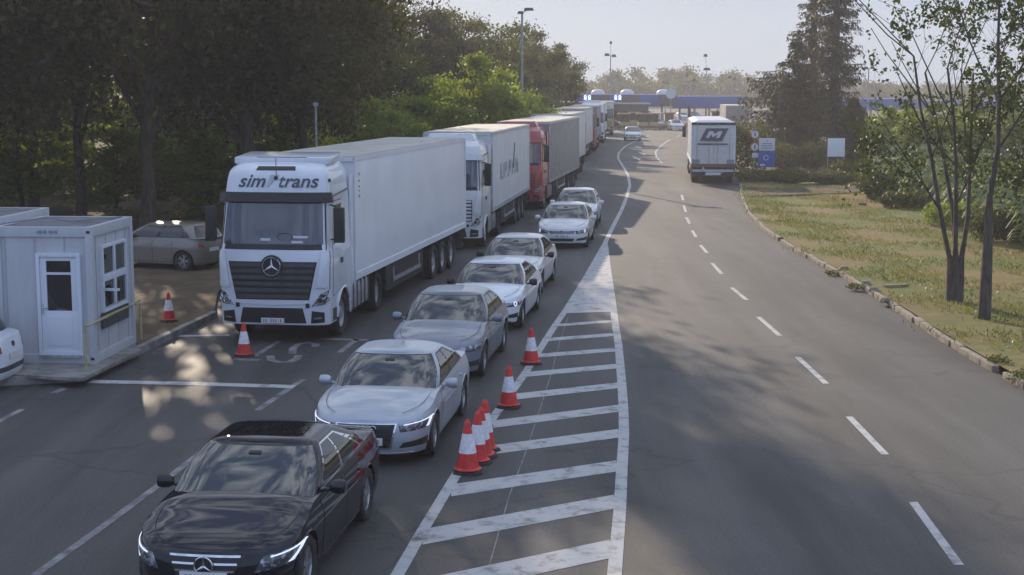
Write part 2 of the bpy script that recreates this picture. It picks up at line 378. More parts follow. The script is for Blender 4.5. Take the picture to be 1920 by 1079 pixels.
    def shell(s, zbot, ztop, crown, step=.04, rows=12, ymids=None, vv=(1, .985, .96, .92, .84, .68, .45, .2, 0), tmid=.5, lens=(1.6, 3, 1.3)):
        "closed-top body: loop samples x rows, then transverse lines over the top"
        S = []
        for k in range(3):
            n = max(6, int(lens[k] / step)); S += [k + i / n for i in range(n)]
        S.append(3.)
        mb = MB(); vs = []; fs = []; K = len(S); T = rows + len(vv) - 1
        for sg in (1, -1):
            for q in S:
                u, y = s.uy(q, tmid); zb = zbot(y, abs(u)); zt = ztop(y)
                for r in range(rows):
                    z = zb + (zt - zb) * r / (rows - 1); p = s.pos(q, z); vs.append(Vector((p.x * sg, p.y, p.z)))
                p = s.pos(q, zt)
                for v in vv[1:]:
                    vs.append(Vector((p.x * v * sg, p.y, p.z + crown(p.y) * (1 - v ** 4) * abs(u) ** 1.0)))
        for h in range(2):
            for i in range(K - 1):
                for r in range(T - 1):
                    a = h * K * T + i * T + r; b = a + T
                    fs.append((a, b, b + 1, a + 1) if h == 0 else (a, a + 1, b + 1, b))
        return mb.add(vs, fs)
def arch_fn(axles, rad, sill, cz):
    def f(y, u=1):
        z = sill
        for a in axles:
            d = abs(y - a)
            if d < rad and u > .5: z = max(z, cz + math.sqrt(rad * rad - d * d))
        return z
    return f
def wheel(x, y, r, w, parent, side, rimmat, spokes=5, truck=False):
    o = side
    mb = MB(); n = 32
    prof = [(r * .62, -w / 2 * .8), (r * .75, -w / 2), (r * .93, -w / 2 * .98), (r, -w / 2 * .75), (r, w / 2 * .75), (r * .93, w / 2 * .98), (r * .75, w / 2), (r * .64, w / 2 * .8), (r * .62, w / 2 * .5)]
    mb.lathe([(a, b * o) for a, b in prof], (x, y, r), 'X', n)
    wh = mb.build('wheel', M['tyre'], parent, smooth=True)
    rb = MB(); f = w / 2 * .72 * o
    if truck:
        rb.lathe([(r * .64, f), (r * .6, f * .9), (r * .5, f * .35), (r * .3, f * .35), (r * .24, f * 1.05), (0.001, f * 1.1)], (x, y, r), 'X', 24)
        for k in range(10):
            a = 2 * math.pi * k / 10; rb.box((x + f * .42, y + math.cos(a) * r * .4, r + math.sin(a) * r * .4), (.05, .04, .04))
    else:
        rb.lathe([(r * .66, f), (r * .62, f * 1.02), (r * .6, f * .8), (r * .6, f * .2)], (x, y, r), 'X', 28)
        for k in range(spokes):
            for d in (-.16, .16):
                a = 2 * math.pi * k / spokes + d * .7
                c = Vector((0, math.cos(a), math.sin(a))); tn = Vector((0, -math.sin(a), math.cos(a)))
                p0 = c * r * .1; p1 = c * r * .62 + tn * d * r * .35
                mid = (p0 + p1) / 2; dv = (p1 - p0); Lg = dv.length; dv.normalize(); pr = Vector((1, 0, 0)).cross(dv)
                rb.box(mid + Vector((x + f * .85, y, r)), (.02, Lg, r * .09), M=Matrix((Vector((1, 0, 0)), dv, pr)).transposed())
        rb.lathe([(r * .14, f * .6), (r * .14, f), (.001, f * 1.02)], (x, y, r), 'X', 12)
    rb.build('rim', rimmat, wh, smooth=True)
    if not truck:
        db = MB(); db.lathe([(r * .6, f * .3), (.001, f * .3)], (x, y, r), 'X', 20); db.build('brake_disc', M['trim'], wh)
    return wh
SEDAN = dict(L=4.75, W=1.84, H=1.44, wb=2.82, fo=.86, yb0=.36, yt0=1.14, yt1=2.22, yb1=3.2, deck=1.02, hood=.93, wr=.33)
HATCH = dict(L=3.95, W=1.68, H=1.45, wb=2.48, fo=.78, yb0=.15, yt0=.98, yt1=2.75, yb1=3.02, deck=1.0, hood=.95, wr=.30)
def make_car(name, loc, rz, label, group, p, pm, front='a', det=1, plate=True, rimmat='rim', cat='car', led=True, glass='shield_glass', extra=None):
    root = empty(name, loc, rz, label, cat, group)
    L_, Wd, H, wb, fo = p['L'], p['W'], p['H'], p['wb'], p['fo']; hwid = Wd / 2; re = L_ - fo
    y1, y2 = -fo + .95, re - .75
    yf = curve([(.12, -fo + .10), (.24, -fo + .03), (.42, -fo), (.58, -fo + .015), (.68, -fo + .05), (.78, -fo + .13), (1.1, -fo + .5)])
    hk = p['yb1'] > re - .3     # hatchback tail
    yr = curve([(.15, re - .10), (.3, re - .02), (.5, re), (.7, re - .01), (.9, re - .05), (1.05, re - .1)])
    hws = curve([(.12, .90), (.25, .955), (.42, .975), (.6, .992), (.7, 1.), (.76, .99), (.86, .965), (.95, .935), (1.1, .88)])
    B = Loft(yf, lambda t: y1, lambda t: y2, yr, lambda t, y: hwid * hws(t), lambda t, y: t, hwid, .95, .75, 2.9, 3.6)
    hd, dk = p['hood'], p['deck']
    ztop = curve([(-fo, .70), (-fo + .12, .735), (-fo + .45, .80), (0, .865), (p['yb0'], hd - .02), (p['yb0'] + .5, hd), (wb, dk - .03), (re - .5, dk - .01), (re, dk - .05)])
    crown = curve([(-fo, .02), (-fo + .4, .07), (p['yb0'], .075), (p['yb0'] + .5, .05), (re - .6, .03), (re, .02)])
    zb = arch_fn((0, wb), p['wr'] + .055, .19, p['wr'] - .005)
    pm_ = M[pm]
    body = B.shell(zb, ztop, crown, step=.035 if det > 1 else (.05 if det else .12), lens=(1.6, y2 - y1, 1.4)).build('body', pm_, root, smooth=True, weld=True, ang=40)
    # greenhouse
    bz0 = curve([(p['yb0'] - .1, hd - .03), (p['yb0'] + .5, hd - .02), (wb, dk - .035), (re, dk - .03)])
    def lp(a, b): return lambda t: a + (b - a) * t
    G = Loft(lp(p['yb0'] - .12, p['yt0']), lp(p['yb0'] + .38, p['yt0'] + .22), lp(p['yb1'] - .42, p['yt1'] - .22), lp(p['yb1'] + .06, p['yt1']),
             lambda t, y: hwid * (.925 - .235 * t + .05 * math.sin(math.pi * t)), lambda t, y: bz0(y) * (1 - t) + (H - .055) * t + .02 * math.sin(math.pi * t), hwid, .5, .45, 3.0, 3.0)
    G.shell(lambda y, u: 0., lambda y: 1., lambda y: .05, step=.05 if det else .12, rows=9, lens=(1.1, 1.6, 1.1)).build('roof', pm_, root, smooth=True, weld=True, ang=50)
    a = .80; rr = 3 - .72
    n = 16 if det else 6
    if det > 0:
        for w0, w1 in ((-.05, -.62), (.62, .08)):
            MB().tube([G.pos(w0, .02) + Vector((0, -.03, .02)), G.pos((w0 + w1) / 2, .055) + Vector((0, -.02, .02)), G.pos(w1, .09) + Vector((0, -.015, .015))], .009, 5).build('wiper', M['trim'], root)
        c_ = G.pos(.001, .80) ; MB().box(c_ + Vector((0, -.004, .006)), (.15, .02, .06), M=G.frame(.001, .8)[0] @ Matrix.Rotation(R(90), 3, 'X')).build('mirror_pod', M['trim'], root, bevel=.01)
    G.patch([(-a, .05), (a, .05), (a - .03, .93), (-a + .03, .93)], .004, n, 8, skirt=.01).build('windscreen', M[glass], root, smooth=True)
    if det: G.patch([(-a - .035, -.02), (a + .035, -.02), (a, .965), (-a, .965)], .0015, n, 8, skirt=0).build('windscreen_seal', M['trim'], root, smooth=True)
    G.patch([(rr, .1), (6 - rr, .1), (6 - rr - .05, .93), (rr + .05, .93)], .004, n, 6, skirt=.01).build('rear_window', M['glass'], root, smooth=True)
    for sg in (1, -1):
        def q(a0, a1, b0, b1, t0=.10, t1=.88, nm='side_window'):
            G.patch([(sg * a0, t0), (sg * a1, t0), (sg * b1, t1), (sg * b0, t1)], .004, 8, 5, skirt=.01).build(nm, M['glass'], root, smooth=True)
        if det > 0:
            G.patch([(sg * .93, .06), (sg * 2.14, .06), (sg * 1.84, .92), (sg * 1.02, .92)], .001, 16, 5, skirt=0).build('window_surround', M['trim'] if p.get('trim') != 'chrome' else M['chrome'], root, smooth=True)
        q(.97, 1.44, 1.06, 1.44); q(1.50, 1.93, 1.50, 1.79 if not hk else 1.88); 
        if det: q(1.965, 2.09, 1.93, 1.95, .10, .5)
        # mirror
        mbm = MB(); mp_ = G.pos(sg * .98, .12); c = Vector((sg * (hwid + .12), mp_.y + .02, .97 + (hd - .93)))
        mbm.lathe([(.001, -.13), (.055, -.12), (.085, -.06), (.09, .02), (.08, .08), (.06, .09), (.001, .09)], (0, 0, 0), 'X', 14)
        mbm.v = [(c.x + v[0] * .88 * sg, c.y + v[1] * .85, c.z + v[2] * .95) for v in mbm.v]
        mbm.tube([(sg * (hwid * .86), c.y + .03, c.z - .06), (c.x - sg * .05, c.y + .02, c.z - .03)], .025, 6)
        mi = mbm.build('mirror', pm_ if not p.get('blackmirror') else M['trim'], root, smooth=True)
        if det > 1: MB().box((c.x, c.y + .066, c.z), (.15, .008, .1)).build('mirror_glass', M['chrome'], mi)
        # headlights
        sh = [(B.su(.56), .53), (.76, .56), (.81, .715), (B.su(.53), .645)]
        if front == 'm': sh = [(B.su(.58), .50), (.72, .545), (.86, .725), (B.su(.66), .66)]
        if front == 'b': sh = [(B.su(.50), .55), (.74, .575), (.80, .67), (B.su(.52), .645)]
        if front == 'r': sh = [(B.su(.5), .57), (.72, .60), (.84, .72), (B.su(.62), .68)]
        hl = B.patch([(sg * x, z) for x, z in sh], .006, 10, 4, bulge=.012).build('headlight', M['lamp'], root, smooth=True)
        if det:
            e0, e1 = sh[3], sh[2]
            if front in 'am' and led:
                mbl = MB()
                B.patch([(sg * (e0[0]+.05), e0[1] - .020), (sg * e1[0], e1[1] - .018), (sg * (e1[0]-.03), e1[1] - .006), (sg * (e0[0]+.05), e0[1] - .008)], .016, 8, 1, mb=mbl, skirt=.01)
                B.patch([(sg * (sh[1][0] - .12), sh[1][1] + .005), (sg * (sh[1][0] - .07), sh[1][1] + .01), (sg * (e1[0] - .06), e1[1] - .03), (sg * (e1[0] - .11), e1[1] - .035)], .019, 2, 4, mb=mbl, skirt=.01)
                mbl.build('light_strip', M['led'], hl)
            elif led:
                f_, p_ = B.frame(sg * (sh[0][0] * .45 + sh[1][0] * .55), .62, .012)
                MB().torus(p_, .045, .012, f_).build('light_ring', M['led'], hl)
            # intake
            ik = [(B.su(.55), .29), (.74, .30), (.74, .42), (B.su(.62), .37)]
            B.patch([(sg * x, z) for x, z in ik], .003, 6, 3).build('air_intake', M['trim'], root)
        # tail lamps
        B.patch([(sg * 2.52, .72), (sg * B.ru(.58), .70), (sg * B.ru(.58), .82), (sg * 2.50, .84)], .006, 6, 3).build('tail_light', M['tail'], root, smooth=True)
        # doors, handles
        if det:
            ds = B.S_at(p['yb0'] + .22, .6); dm = B.S_at((p['yb0'] + wb) / 2 + .08, .6); de = B.S_at(wb - .30 if not hk else wb - .36, .6)
            for a0, a1 in ((ds, dm), (dm, de)):
                g = .004
                zt0 = hd - .045
                B.patch([(sg * a0, .25), (sg * a1, .25), (sg * a1, zt0), (sg * a0, zt0)], .0015, 10, 8, skirt=0).build('door_gap', M['trim'], root)
                d = B.patch([(sg * (a0 + g), .26), (sg * (a1 - g), .26), (sg * (a1 - g), zt0 - .006), (sg * (a0 + g), zt0 - .006)], .005, 10, 10, skirt=.003).build('door', pm_, root, smooth=True)
                hs = a1 - (a1 - a0) * .14
                f_, p_ = B.frame(sg * hs, .80, .02); MB().box(p_, (.17, .03, .03), M=f_).build('handle', pm_, d, bevel=.008)
            if p.get('sillchrome'):
                B.patch([(sg * (ds + .02), .225), (sg * de, .225), (sg * de, .245), (sg * (ds + .02), .245)], .008, 12, 1).build('sill_trim', M['chrome'], root)
        for ya in (0, wb):
            wheel(sg * (hwid - .125), ya, p['wr'], .23, root, sg, M[rimmat])
            if det:
                mb = MB(); rr_ = p['wr'] + .055
                pts = []
                for i in range(17):
                    t = math.pi * (i / 16); yy = ya + rr_ * math.cos(t); z_ = max(.19, p['wr'] - .005 + rr_ * math.sin(t))
                    S = B.S_at(yy, z_); pp = B.pos(S, z_); pts.append((pp.x * sg + sg * .001, pp.y, pp.z))
                mb.tube(pts, .011, 5); mb.build('arch_lip', pm_ if not p.get('clad') else M['plastic'], root, smooth=True)
    MB().box((0, (re - fo) / 2, .42), (Wd - .52, L_ - .5, .46)).build('underbody', M['under'], root)
    # front grille
    if front == 'a':
        gs = [(-B.su(.40), .30), (B.su(.40), .30), (B.su(.47), .645), (-B.su(.47), .645)]
        B.patch([(-B.su(.43), .27), (B.su(.43), .27), (B.su(.50), .66), (-B.su(.50), .66)], .003, 12, 6).build('grille_surround', M['chrome'], root)
    elif front == 'm':
        gs = [(-B.su(.34), .46), (B.su(.34), .46), (B.su(.44), .69), (-B.su(.44), .69)]
    elif front == 'b':
        gs = [(-B.su(.42), .50), (B.su(.42), .50), (B.su(.45), .66), (-B.su(.45), .66)]
    elif front == 'r':
        gs = [(-B.su(.45), .52), (B.su(.45), .52), (B.su(.52), .65), (-B.su(.52), .65)]
    else:
        gs = [(-B.su(.45), .54), (B.su(.45), .54), (B.su(.52), .64), (-B.su(.52), .64)]
    gr = B.patch(gs, .006, 12, 6).build('grille', M['trim'], root)
    if det:
        mb = MB(); nb = {'a': 6, 'm': 3}.get(front, 3)
        for i in range(nb):
            b = (i + .6) / nb; s0 = gs[0][0] * (1 - b) + gs[3][0] * b; z = gs[0][1] * (1 - b) + gs[3][1] * b; h = .022 if front == 'm' else .006
            B.patch([(s0 * .96, z), (-s0 * .96, z), (-s0 * .96, z + h), (s0 * .96, z + h)], .013, 12, 1, mb=mb, skirt=.008)
        mb.build('grille_bar', M['chrome'] if front in 'mv' else M['plastic'], gr)
        mb = MB()
        if front == 'a':
            for k in range(4):
                f_, p_ = B.frame(B.su(.001) + (k - 1.5) * .05, .585, .02); p_ = B.pos(0.001, .585) + Vector(((k - 1.5) * .074, -.03, 0)); mb.torus(p_, .046, .009, Matrix(((1, 0, 0), (0, 0, 1), (0, 1, 0))))
        elif front == 'm':
            p_ = B.pos(.001, .575) + Vector((0, -.035, 0)); RM = Matrix(((1, 0, 0), (0, 0, 1), (0, 1, 0)))
            mb.torus(p_, .10, .011, RM, 28); star(mb, p_, .10, RM)
            bk = MB(); bk.lathe([(.001, -.012), (.10, -.01), (.10, 0.03)], p_ + Vector((0, .012, 0)), 'Y', 24); bk.build('badge_back', M['trim'], gr)
        elif front == 'b':
            for sg in (1, -1):
                B.patch([(sg * B.su(.04), .505), (sg * B.su(.34), .52), (sg * B.su(.34), .64), (sg * B.su(.04), .655)], .012, 4, 2, mb=mb)
        elif front == 'r':
            p_ = B.pos(.001, .60) + Vector((0, -.02, 0))
            RM = Matrix(((1, 0, 0), (0, 0, 1), (0, 1, 0)))
            for a_, b_ in (((-.05, 0), (0, .08)), ((0, .08), (.05, 0)), ((.05, 0), (0, -.08)), ((0, -.08), (-.05, 0))):
                mb.tube([p_ + RM @ Vector((a_[0], a_[1], 0)), p_ + RM @ Vector((b_[0], b_[1], 0))], .012, 5)
        else:
            p_ = B.pos(.001, .60) + Vector((0, -.02, 0)); mb.torus(p_, .05, .009, Matrix(((1, 0, 0), (0, 0, 1), (0, 1, 0))))
        mb.build('emblem', M['chrome'], gr, smooth=True)
        if front != 'a': B.patch([(-B.su(.45), .27), (B.su(.45), .27), (B.su(.5), .37), (-B.su(.5), .37)], .003, 8, 3).build('lower_intake', M['trim'], root)
        B.patch([(-B.su(.75), .195), (B.su(.75), .195), (B.su(.78), .215), (-B.su(.78), .215)], .012, 12, 1).build('front_lip', M['chrome'] if front in 'am' else M['plastic'], root)
        # bonnet shut-lines
        zt_ = lambda y: ztop(y)
        for sg in (1, -1):
            pts = []
            for i in range(12):
                y = -fo + .22 + (p['yb0'] + fo - .3) * i / 11; z = zt_(y); S = B.S_at(y, z); x = B.pos(S, z).x; v = .9 - .08 * (1 - i / 11)
                pts.append((sg * x * v, y, z + crown(y) * (1 - v ** 4) * 1.0 + .0005))
            MB().tube(pts, .004, 4).build('bonnet_seam', M['trim'], body)
    pl = .46 if front != 'a' else .40
    if plate:
        p_ = B.pos(.001, pl) + Vector((0, -.028, 0))
        po = MB().box(p_, (.52, .016, .11)).build('number_plate', M['plate'], root, bevel=.003)
        if det:
            mb = MB(); rg = random.Random(hash(label) % 97 if False else len(label))
            for k in range(8):
                if k in (2, 6): continue
                mb.box(p_ + Vector((-.19 + k * .055, -.0095, 0)), (.030, .003, .06))
            mb.build('plate_marks', M['faded_text'], po)
        yr_ = B.pos(2.999, .5).y
        MB().box((0, yr_ + .012, .62), (.5, .012, .11)).build('rear_plate', M['plate'], root)
    return root, B, G
def star(mb, p, r, RM):
    for k in range(3):
        a = math.pi / 2 + k * 2 * math.pi / 3; d = Vector((math.cos(a), math.sin(a), 0)); t = Vector((-d.y, d.x, 0))
        vs = [RM @ v + p for v in (t * .016 * r / .1, -t * .016 * r / .1, d * r, Vector((0, 0, -.012)))]
        mb.add(vs, [(0, 1, 2), (0, 2, 3), (1, 3, 2), (0, 3, 1)])
def text(s, size, M3, loc, matn, name, parent, shear=0, ext=.004, off=0, align='CENTER', sx=1):
    c = bpy.data.curves.new(name, 'FONT'); c.body = s; c.size = size; c.shear = shear; c.extrude = ext; c.offset = off; c.align_x = align; c.align_y = 'CENTER'
    o = bpy.data.objects.new(name, c); COL.objects.link(o)
    dg = bpy.context.evaluated_depsgraph_get(); me = bpy.data.meshes.new_from_object(o.evaluated_get(dg)); bpy.data.objects.remove(o); bpy.data.curves.remove(c)
    me.transform(Matrix.Diagonal((sx, 1, 1, 1))); me.transform(M3.to_4x4()); me.transform(Matrix.Translation(loc))
    me.materials.clear(); me.materials.append(M[matn]); me.name = name
    q = bpy.data.objects.new(name, me); COL.objects.link(q); q.parent = parent; return q
FACE = Matrix(((1, 0, 0), (0, 0, -1), (0, 1, 0)))      # text plane facing -Y
SIDE = Matrix(((0, 0, 1), (1, 0, 0), (0, 1, 0)))       # text plane facing +X
# ------------------------------------------------------------------ lorries
def make_truck(name, loc, rz, label, group, cabm, trm, style='m', det=1, Hc=3.75, TL=13.6, Ht=4.0, trailer=True, rooftr='trailer_roof', bend=0, sign=None, tz0=1.12, gap=.55):
    root = empty(name, loc, rz, label, 'truck', group)
    cm = M[cabm]; hw = 1.25; CL = 2.3
    # local origin: front bumper centre on the ground, body extends to +Y
    yf = curve([(.3, .10), (.45, .02), (.9, 0), (1.4, .01), (2.05, .05), (2.2, .08), (3.1, .28), (3.34, .33), (3.5, .36), (Hc - .14, .46), (Hc - .04, .6), (Hc, .85)])
    hwf = curve([(.3, .97), (.5, 1), (1.9, 1.0), (2.1, .985), (3.15, .955), (3.34, .945), (Hc - .16, .90), (Hc, .80)])
    B = Loft(yf, lambda t: max(.42, yf(t) + .38), lambda t: CL - .1, lambda t: CL, lambda t, y: hw * hwf(t), lambda t, y: t, hw, .5, .12, 4.2, 6)
    zb = arch_fn((1.42,), .6, .42, .5)
    sh = B.shell(lambda y, u: max(zb(y, u), .33 if y < .5 else .42), lambda y: Hc, lambda y: .03, step=.05 if det else .15, rows=44 if det > 1 else 22, lens=(1.6, 1.6, .9))
    cab = sh.build('cab', cm, root, smooth=True, weld=True, ang=35)
    s9 = B.su(.93)
    B.patch([(-.80, 2.08), (.80, 2.08), (.78, 3.22), (-.78, 3.22)], .006, 16, 8).build('windscreen_frame', M['trim'], root)
    B.patch([(-.74, 2.20), (.74, 2.20), (.72, 3.08), (-.72, 3.08)], .014, 16, 8, skirt=.005).build('windscreen', M['truck_glass'], root, smooth=True)
    v = MB(); B.patch([(-.83, 3.10), (.83, 3.10), (.81, 3.31), (-.81, 3.31)], .13, 16, 3, mb=v, skirt=.12); v.build('sun_visor', M['trim'] if style == 'm' else cm, root, bevel=0)
    # grille
    gz0, gz1 = (.98, 1.82) if style == 'm' else (1.0, 1.75)
    g0, g1 = (.66, .80) if style == 'm' else (.75, .75)
    gr = B.patch([(-B.su(g0), gz0), (B.su(g0), gz0), (B.su(g1), gz1), (-B.su(g1), gz1)], .006, 14, 8).build('grille', M['trim'] if style == 'm' or cabm != 'red_paint' else M['plastic'], root)
    mb = MB(); nb = 6
    for i in range(nb):
        b = (i + .25) / nb; gu = g0 + (g1 - g0) * b; z = gz0 + (gz1 - gz0) * b
        B.patch([(-B.su(gu * .97), z), (B.su(gu * .97), z), (B.su(gu * .97), z + .075), (-B.su(gu * .97), z + .075)], .045, 10, 1, mb=mb, skirt=.035)
    mb.build('grille_slat', M['plastic'] if style == 'm' else cm, gr)
    RM = Matrix(((1, 0, 0), (0, 0, 1), (0, 1, 0)))
    if style == 'm':
        pt = B.pos(.001, 1.72) + Vector((0, -.07, 0)); mb = MB(); mb.torus(pt, .2, .018, RM, 32); star(mb, pt, .2, RM); mb.build('emblem', M['chrome'], gr, smooth=True)
        MB().lathe([(.001, 0), (.25, .0), (.25, .06)], pt + Vector((0, .01, 0)), 'Y', 28).build('emblem_disc', M['trim'], gr)
        mb = MB()
        B.patch([(-B.su(.66), .90), (0, .86), (0, .97), (-B.su(.68), .98)], .02, 8, 2, mb=mb); B.patch([(0, .86), (B.su(.66), .90), (B.su(.68), .98), (0, .97)], .02, 8, 2, mb=mb)
        mb.build('grille_chin', cm, root)
    # bumper details
    B.patch([(-B.su(.60), .46), (B.su(.60), .46), (B.su(.54), .80), (-B.su(.54), .80)], .006, 10, 4).build('bumper_intake', M['trim'], root)
    pp = B.pos(.001, .52) + Vector((0, -.035, 0)); MB().box(pp, (.52, .02, .11)).build('number_plate', M['plate'], root)
    if det: 
        m_ = MB(); [m_.box(pp + Vector((-.2 + k * .055, -.012, 0)), (.03, .003, .06)) for k in (0, 1, 3, 4, 5, 7)]; m_.build('plate_marks', M['faded_text'], root.children[-1])
    for sg in (1, -1):
        hl = B.patch([(sg * B.su(.70), .84), (sg * .76, .88), (sg * .84, 1.20), (sg * B.su(.86), 1.12)], .01, 8, 4).build('headlight', M['lamp'], root, smooth=True)
        if det:
            f_, p_ = B.frame(sg * B.su(.84), .96, .02); m_ = MB(); m_.torus(p_, .07, .015, f_); f_, p_ = B.frame(sg * B.su(.95), 1.0, .02); m_.torus(p_, .055, .012, f_); m_.build('lamp_ring', M['chrome'], hl)
            f_, p_ = B.frame(sg * B.su(.63), .86, .02); MB().box(p_, (.09, .1, .03), M=f_).build('washer_cap', M['trim'], root, bevel=.02)
        B.patch([(sg * B.su(.68), .46), (sg * .74, .48), (sg * .74, .70), (sg * B.su(.70), .74)], .008, 6, 3).build('fog_light', M['trim'], root)
        if det:
            m_ = MB(); B.patch([(sg * B.su(.74), .55), (sg * .70, .56), (sg * .70, .60), (sg * B.su(.74), .59)], .016, 4, 1, mb=m_); m_.build('fog_lamp_bar', M['chrome'], root.children[-1])
            # corner air deflector with a dark slot
            B.patch([(sg * .62, 1.25), (sg * .80, 1.25), (sg * .84, 2.05), (sg * .70, 2.05)], .03, 6, 6, bulge=.02).build('corner_deflector', cm, root, smooth=True)
            B.patch([(sg * .845, 1.2), (sg * .87, 1.2), (sg * .91, 2.05), (sg * .885, 2.05)], .004, 2, 6).build('deflector_slot', M['trim'], root)
        # side window, door
        a0, a1 = B.S_at(.62, 2.5), B.S_at(1.5, 2.5)
        B.patch([(sg * a0, 1.0), (sg * a1, 1.15), (sg * a1, 3.12), (sg * (a0 + .02), 3.12)], .003, 6, 10, skirt=0).build('door_gap', M['trim'], root)
        dr = B.patch([(sg * (a0 + .01), 1.02), (sg * (a1 - .01), 1.17), (sg * (a1 - .01), 3.10), (sg * (a0 + .03), 3.10)], .008, 6, 12, skirt=.005).build('door', cm, root, smooth=True)
        B.patch([(sg * (a0 + .05), 2.15), (sg * (a1 - .06), 2.28), (sg * (a1 - .06), 3.02), (sg * (a0 + .09), 3.02)], .014, 5, 5).build('side_window', M['glass'], dr, smooth=True)
        if det: f_, p_ = B.frame(sg * (a1 - .12), 1.75, .03); MB().box(p_, (.12, .12, .03), M=f_).build('handle', M['trim'], dr, bevel=.01)
        if det: # air deflector behind cab, roof side fairing line
            MB().box((sg * 1.22, CL + .22, 2.3), (.05, .5, 2.6)).build('side_fairing', cm, root, bevel=.02)
            MB().tube([(sg * 1.2, .75, 3.22), (sg * 1.2, 2.1, 3.3)], .02, 5).build('rain_gutter', M['trim'], root)
        # mirrors
        m_ = MB(); mx_ = sg * 1.46
        m_.box((mx_, .30, 2.62), (.24, .14, .78)); mo = m_.build('mirror', M['trim'], root, bevel=.04)
        MB().tube([(sg * 1.2, .55, 3.05), (mx_, .34, 3.0)], .02, 6).tube([(sg * 1.22, .5, 2.28), (mx_, .34, 2.3)], .02, 6).build('mirror_arm', M['trim'], mo)
        # steps / wheel arch lip / front wheel
        m_ = MB(); pts = []
        for i in range(17):
            t = math.pi * i / 16; pts.append((sg * (hw + .005), 1.42 + .61 * math.cos(t), max(.44, .5 + .61 * math.sin(t))))
        m_.tube(pts, .035, 6); m_.build('arch_lip', cm, root, smooth=True)
        B.patch([(sg * B.S_at(.45, .6), .46), (sg * B.S_at(.8, .6), .46), (sg * B.S_at(.8, .6), .74), (sg * B.S_at(.45, .6), .74)], .005, 2, 2).build('step', M['plastic'], root)
        wheel(sg * 1.07, 1.42, .5, .32, root, sg, M['truck_rim'], truck=True)
        # tank, fenders, drive wheels
        if det:
            tk = MB().box((sg * .98, 3.2, .74), (.52, 1.9, .62)).build('fuel_tank', M['alu'], root, bevel=.09)
            m_ = MB()
            for k in range(5): m_.box((sg * 1.0, 2.42 + k * .39, .74), (.5, .09, .64))
            m_.build('tank_strap', M['plastic'], tk)
        else: MB().box((sg * .98, 3.05, .72), (.5, 1.1, .58)).build('fuel_tank', M['alu'], root, bevel=.06)
        wheel(sg * .98, 5.1, .5, .52, root, sg, M['truck_rim'], truck=True)
        m_ = MB(); m_.tube([(sg * 1.0, 5.1 + .6 * math.cos(math.pi * i / 10), .52 + .6 * math.sin(math.pi * i / 10)) for i in range(11)], .03, 5)
        vs = []; 
        for i in range(11):
            t = math.pi * i / 10
            for xx in (.72, 1.24): vs.append((sg * xx, 5.1 + .6 * math.cos(t), .52 + .6 * math.sin(t)))
        m_.add(vs, [(2 * i, 2 * i + 1, 2 * i + 3, 2 * i + 2) for i in range(10)]); m_.build('mudguard', M['trim'], root)
    # roof deflector
    if style == 'm' or det > 1:
        m_ = MB(); m_.box((0, 1.55, Hc + .10), (2.2, 1.2, .16), M=Euler((R(4), 0, 0)).to_matrix()); m_.build('roof_deflector', cm, root, bevel=.05)
        MB().box((0, .98, Hc + .13), (1.15, .03, .03)).build('roof_slot', M['trim'], root)
        if det > 1:
            m_ = MB(); B.patch([(-.32, Hc - .12), (.32, Hc - .12), (.32, Hc - .05), (-.32, Hc - .05)], .01, 8, 1, mb=m_); m_.build('roof_vent', M['trim'], root)
            MB().tube([B.pos(.02, Hc - .3), B.pos(.02, Hc - .3) + Vector((0, 0, .45))], .008, 4).tube([B.pos(.02, Hc - .3) + Vector((0, -.03, -.02)), B.pos(.02, Hc - .3) + Vector((0, -.03, .05))], .04, 6).build('antenna', M['trim'], root)
            for sg in (1, -1): f_, p_ = B.frame(sg * .9, Hc - .35, .02); MB().box(p_, (.08, .08, .04), M=f_).build('marker_lamp', M['trim'], root, bevel=.015)
    else:
        MB().box((0, 1.6, Hc + .12), (1.9, 1.0, .3), taper=.8).build('roof_deflector', cm, root, bevel=.08)
    MB().box((0, 3.6, .85), (1.0, 5.2, .35)).box((0, 1.4, .75), (1.6, 2.0, .6)).box((0, CL + .3, 1.6), (1.8, .4, 1.6)).build('chassis', M['under'], root)
    if not trailer: return root
    T = empty('trailer', (0, CL + gap, 0), bend); T.parent = root
    tm = M[trm]; th = Ht - tz0
    MB().box((0, TL / 2, tz0 + th / 2), (2.52, TL, th)).build('box_body', tm, T, bevel=.01)
    MB().box((0, TL / 2, Ht + .014), (2.44, TL - .1, .02)).build('box_roof', M[rooftr], T)
    fr = MB()
    for sg in (1, -1):
        fr.box((sg * 1.268, TL / 2, Ht - .04), (.03, TL + .02, .09)); fr.box((sg * 1.272, TL / 2, tz0 + .07), (.035, TL + .02, .16))
        fr.box((sg * 1.27, .05, tz0 + th / 2), (.035, .12, th)); fr.box((sg * 1.27, TL - .05, tz0 + th / 2), (.035, .12, th))
    fr.box((0, -.012, Ht - .05), (2.5, .03, .1)); fr.build('frame_rail', M['alu'] if trm != 'trailer_white' else tm, T)
    if det and trm == 'trailer_cream':
        m_ = MB(); k = 1.25
        while k < TL - .3:
            for sg in (1, -1): m_.box((sg * 1.2605, k, tz0 + th / 2), (.006, .012, th - .2))
            k += 1.25 if trm == 'trailer_cream' else 3.4
        m_.build('panel_seam', M['trailer_white'], T)
    if trm == 'trailer_grey':
        m_ = MB(); k = .6
        while k < TL: 
            for sg in (1, -1): m_.box((sg * 1.29, k, tz0 + .02), (.02, .05, .3))
            k += .6
        tag(m_.build('curtain_strap', M['trim'], T), kind='stuff')
    MB().box((0, TL / 2, tz0 - .14), (1.0, TL - .3, .26)).box((0, TL / 2, tz0 - .03), (2.4, TL, .05)).build('trailer_chassis', M['under'], T)
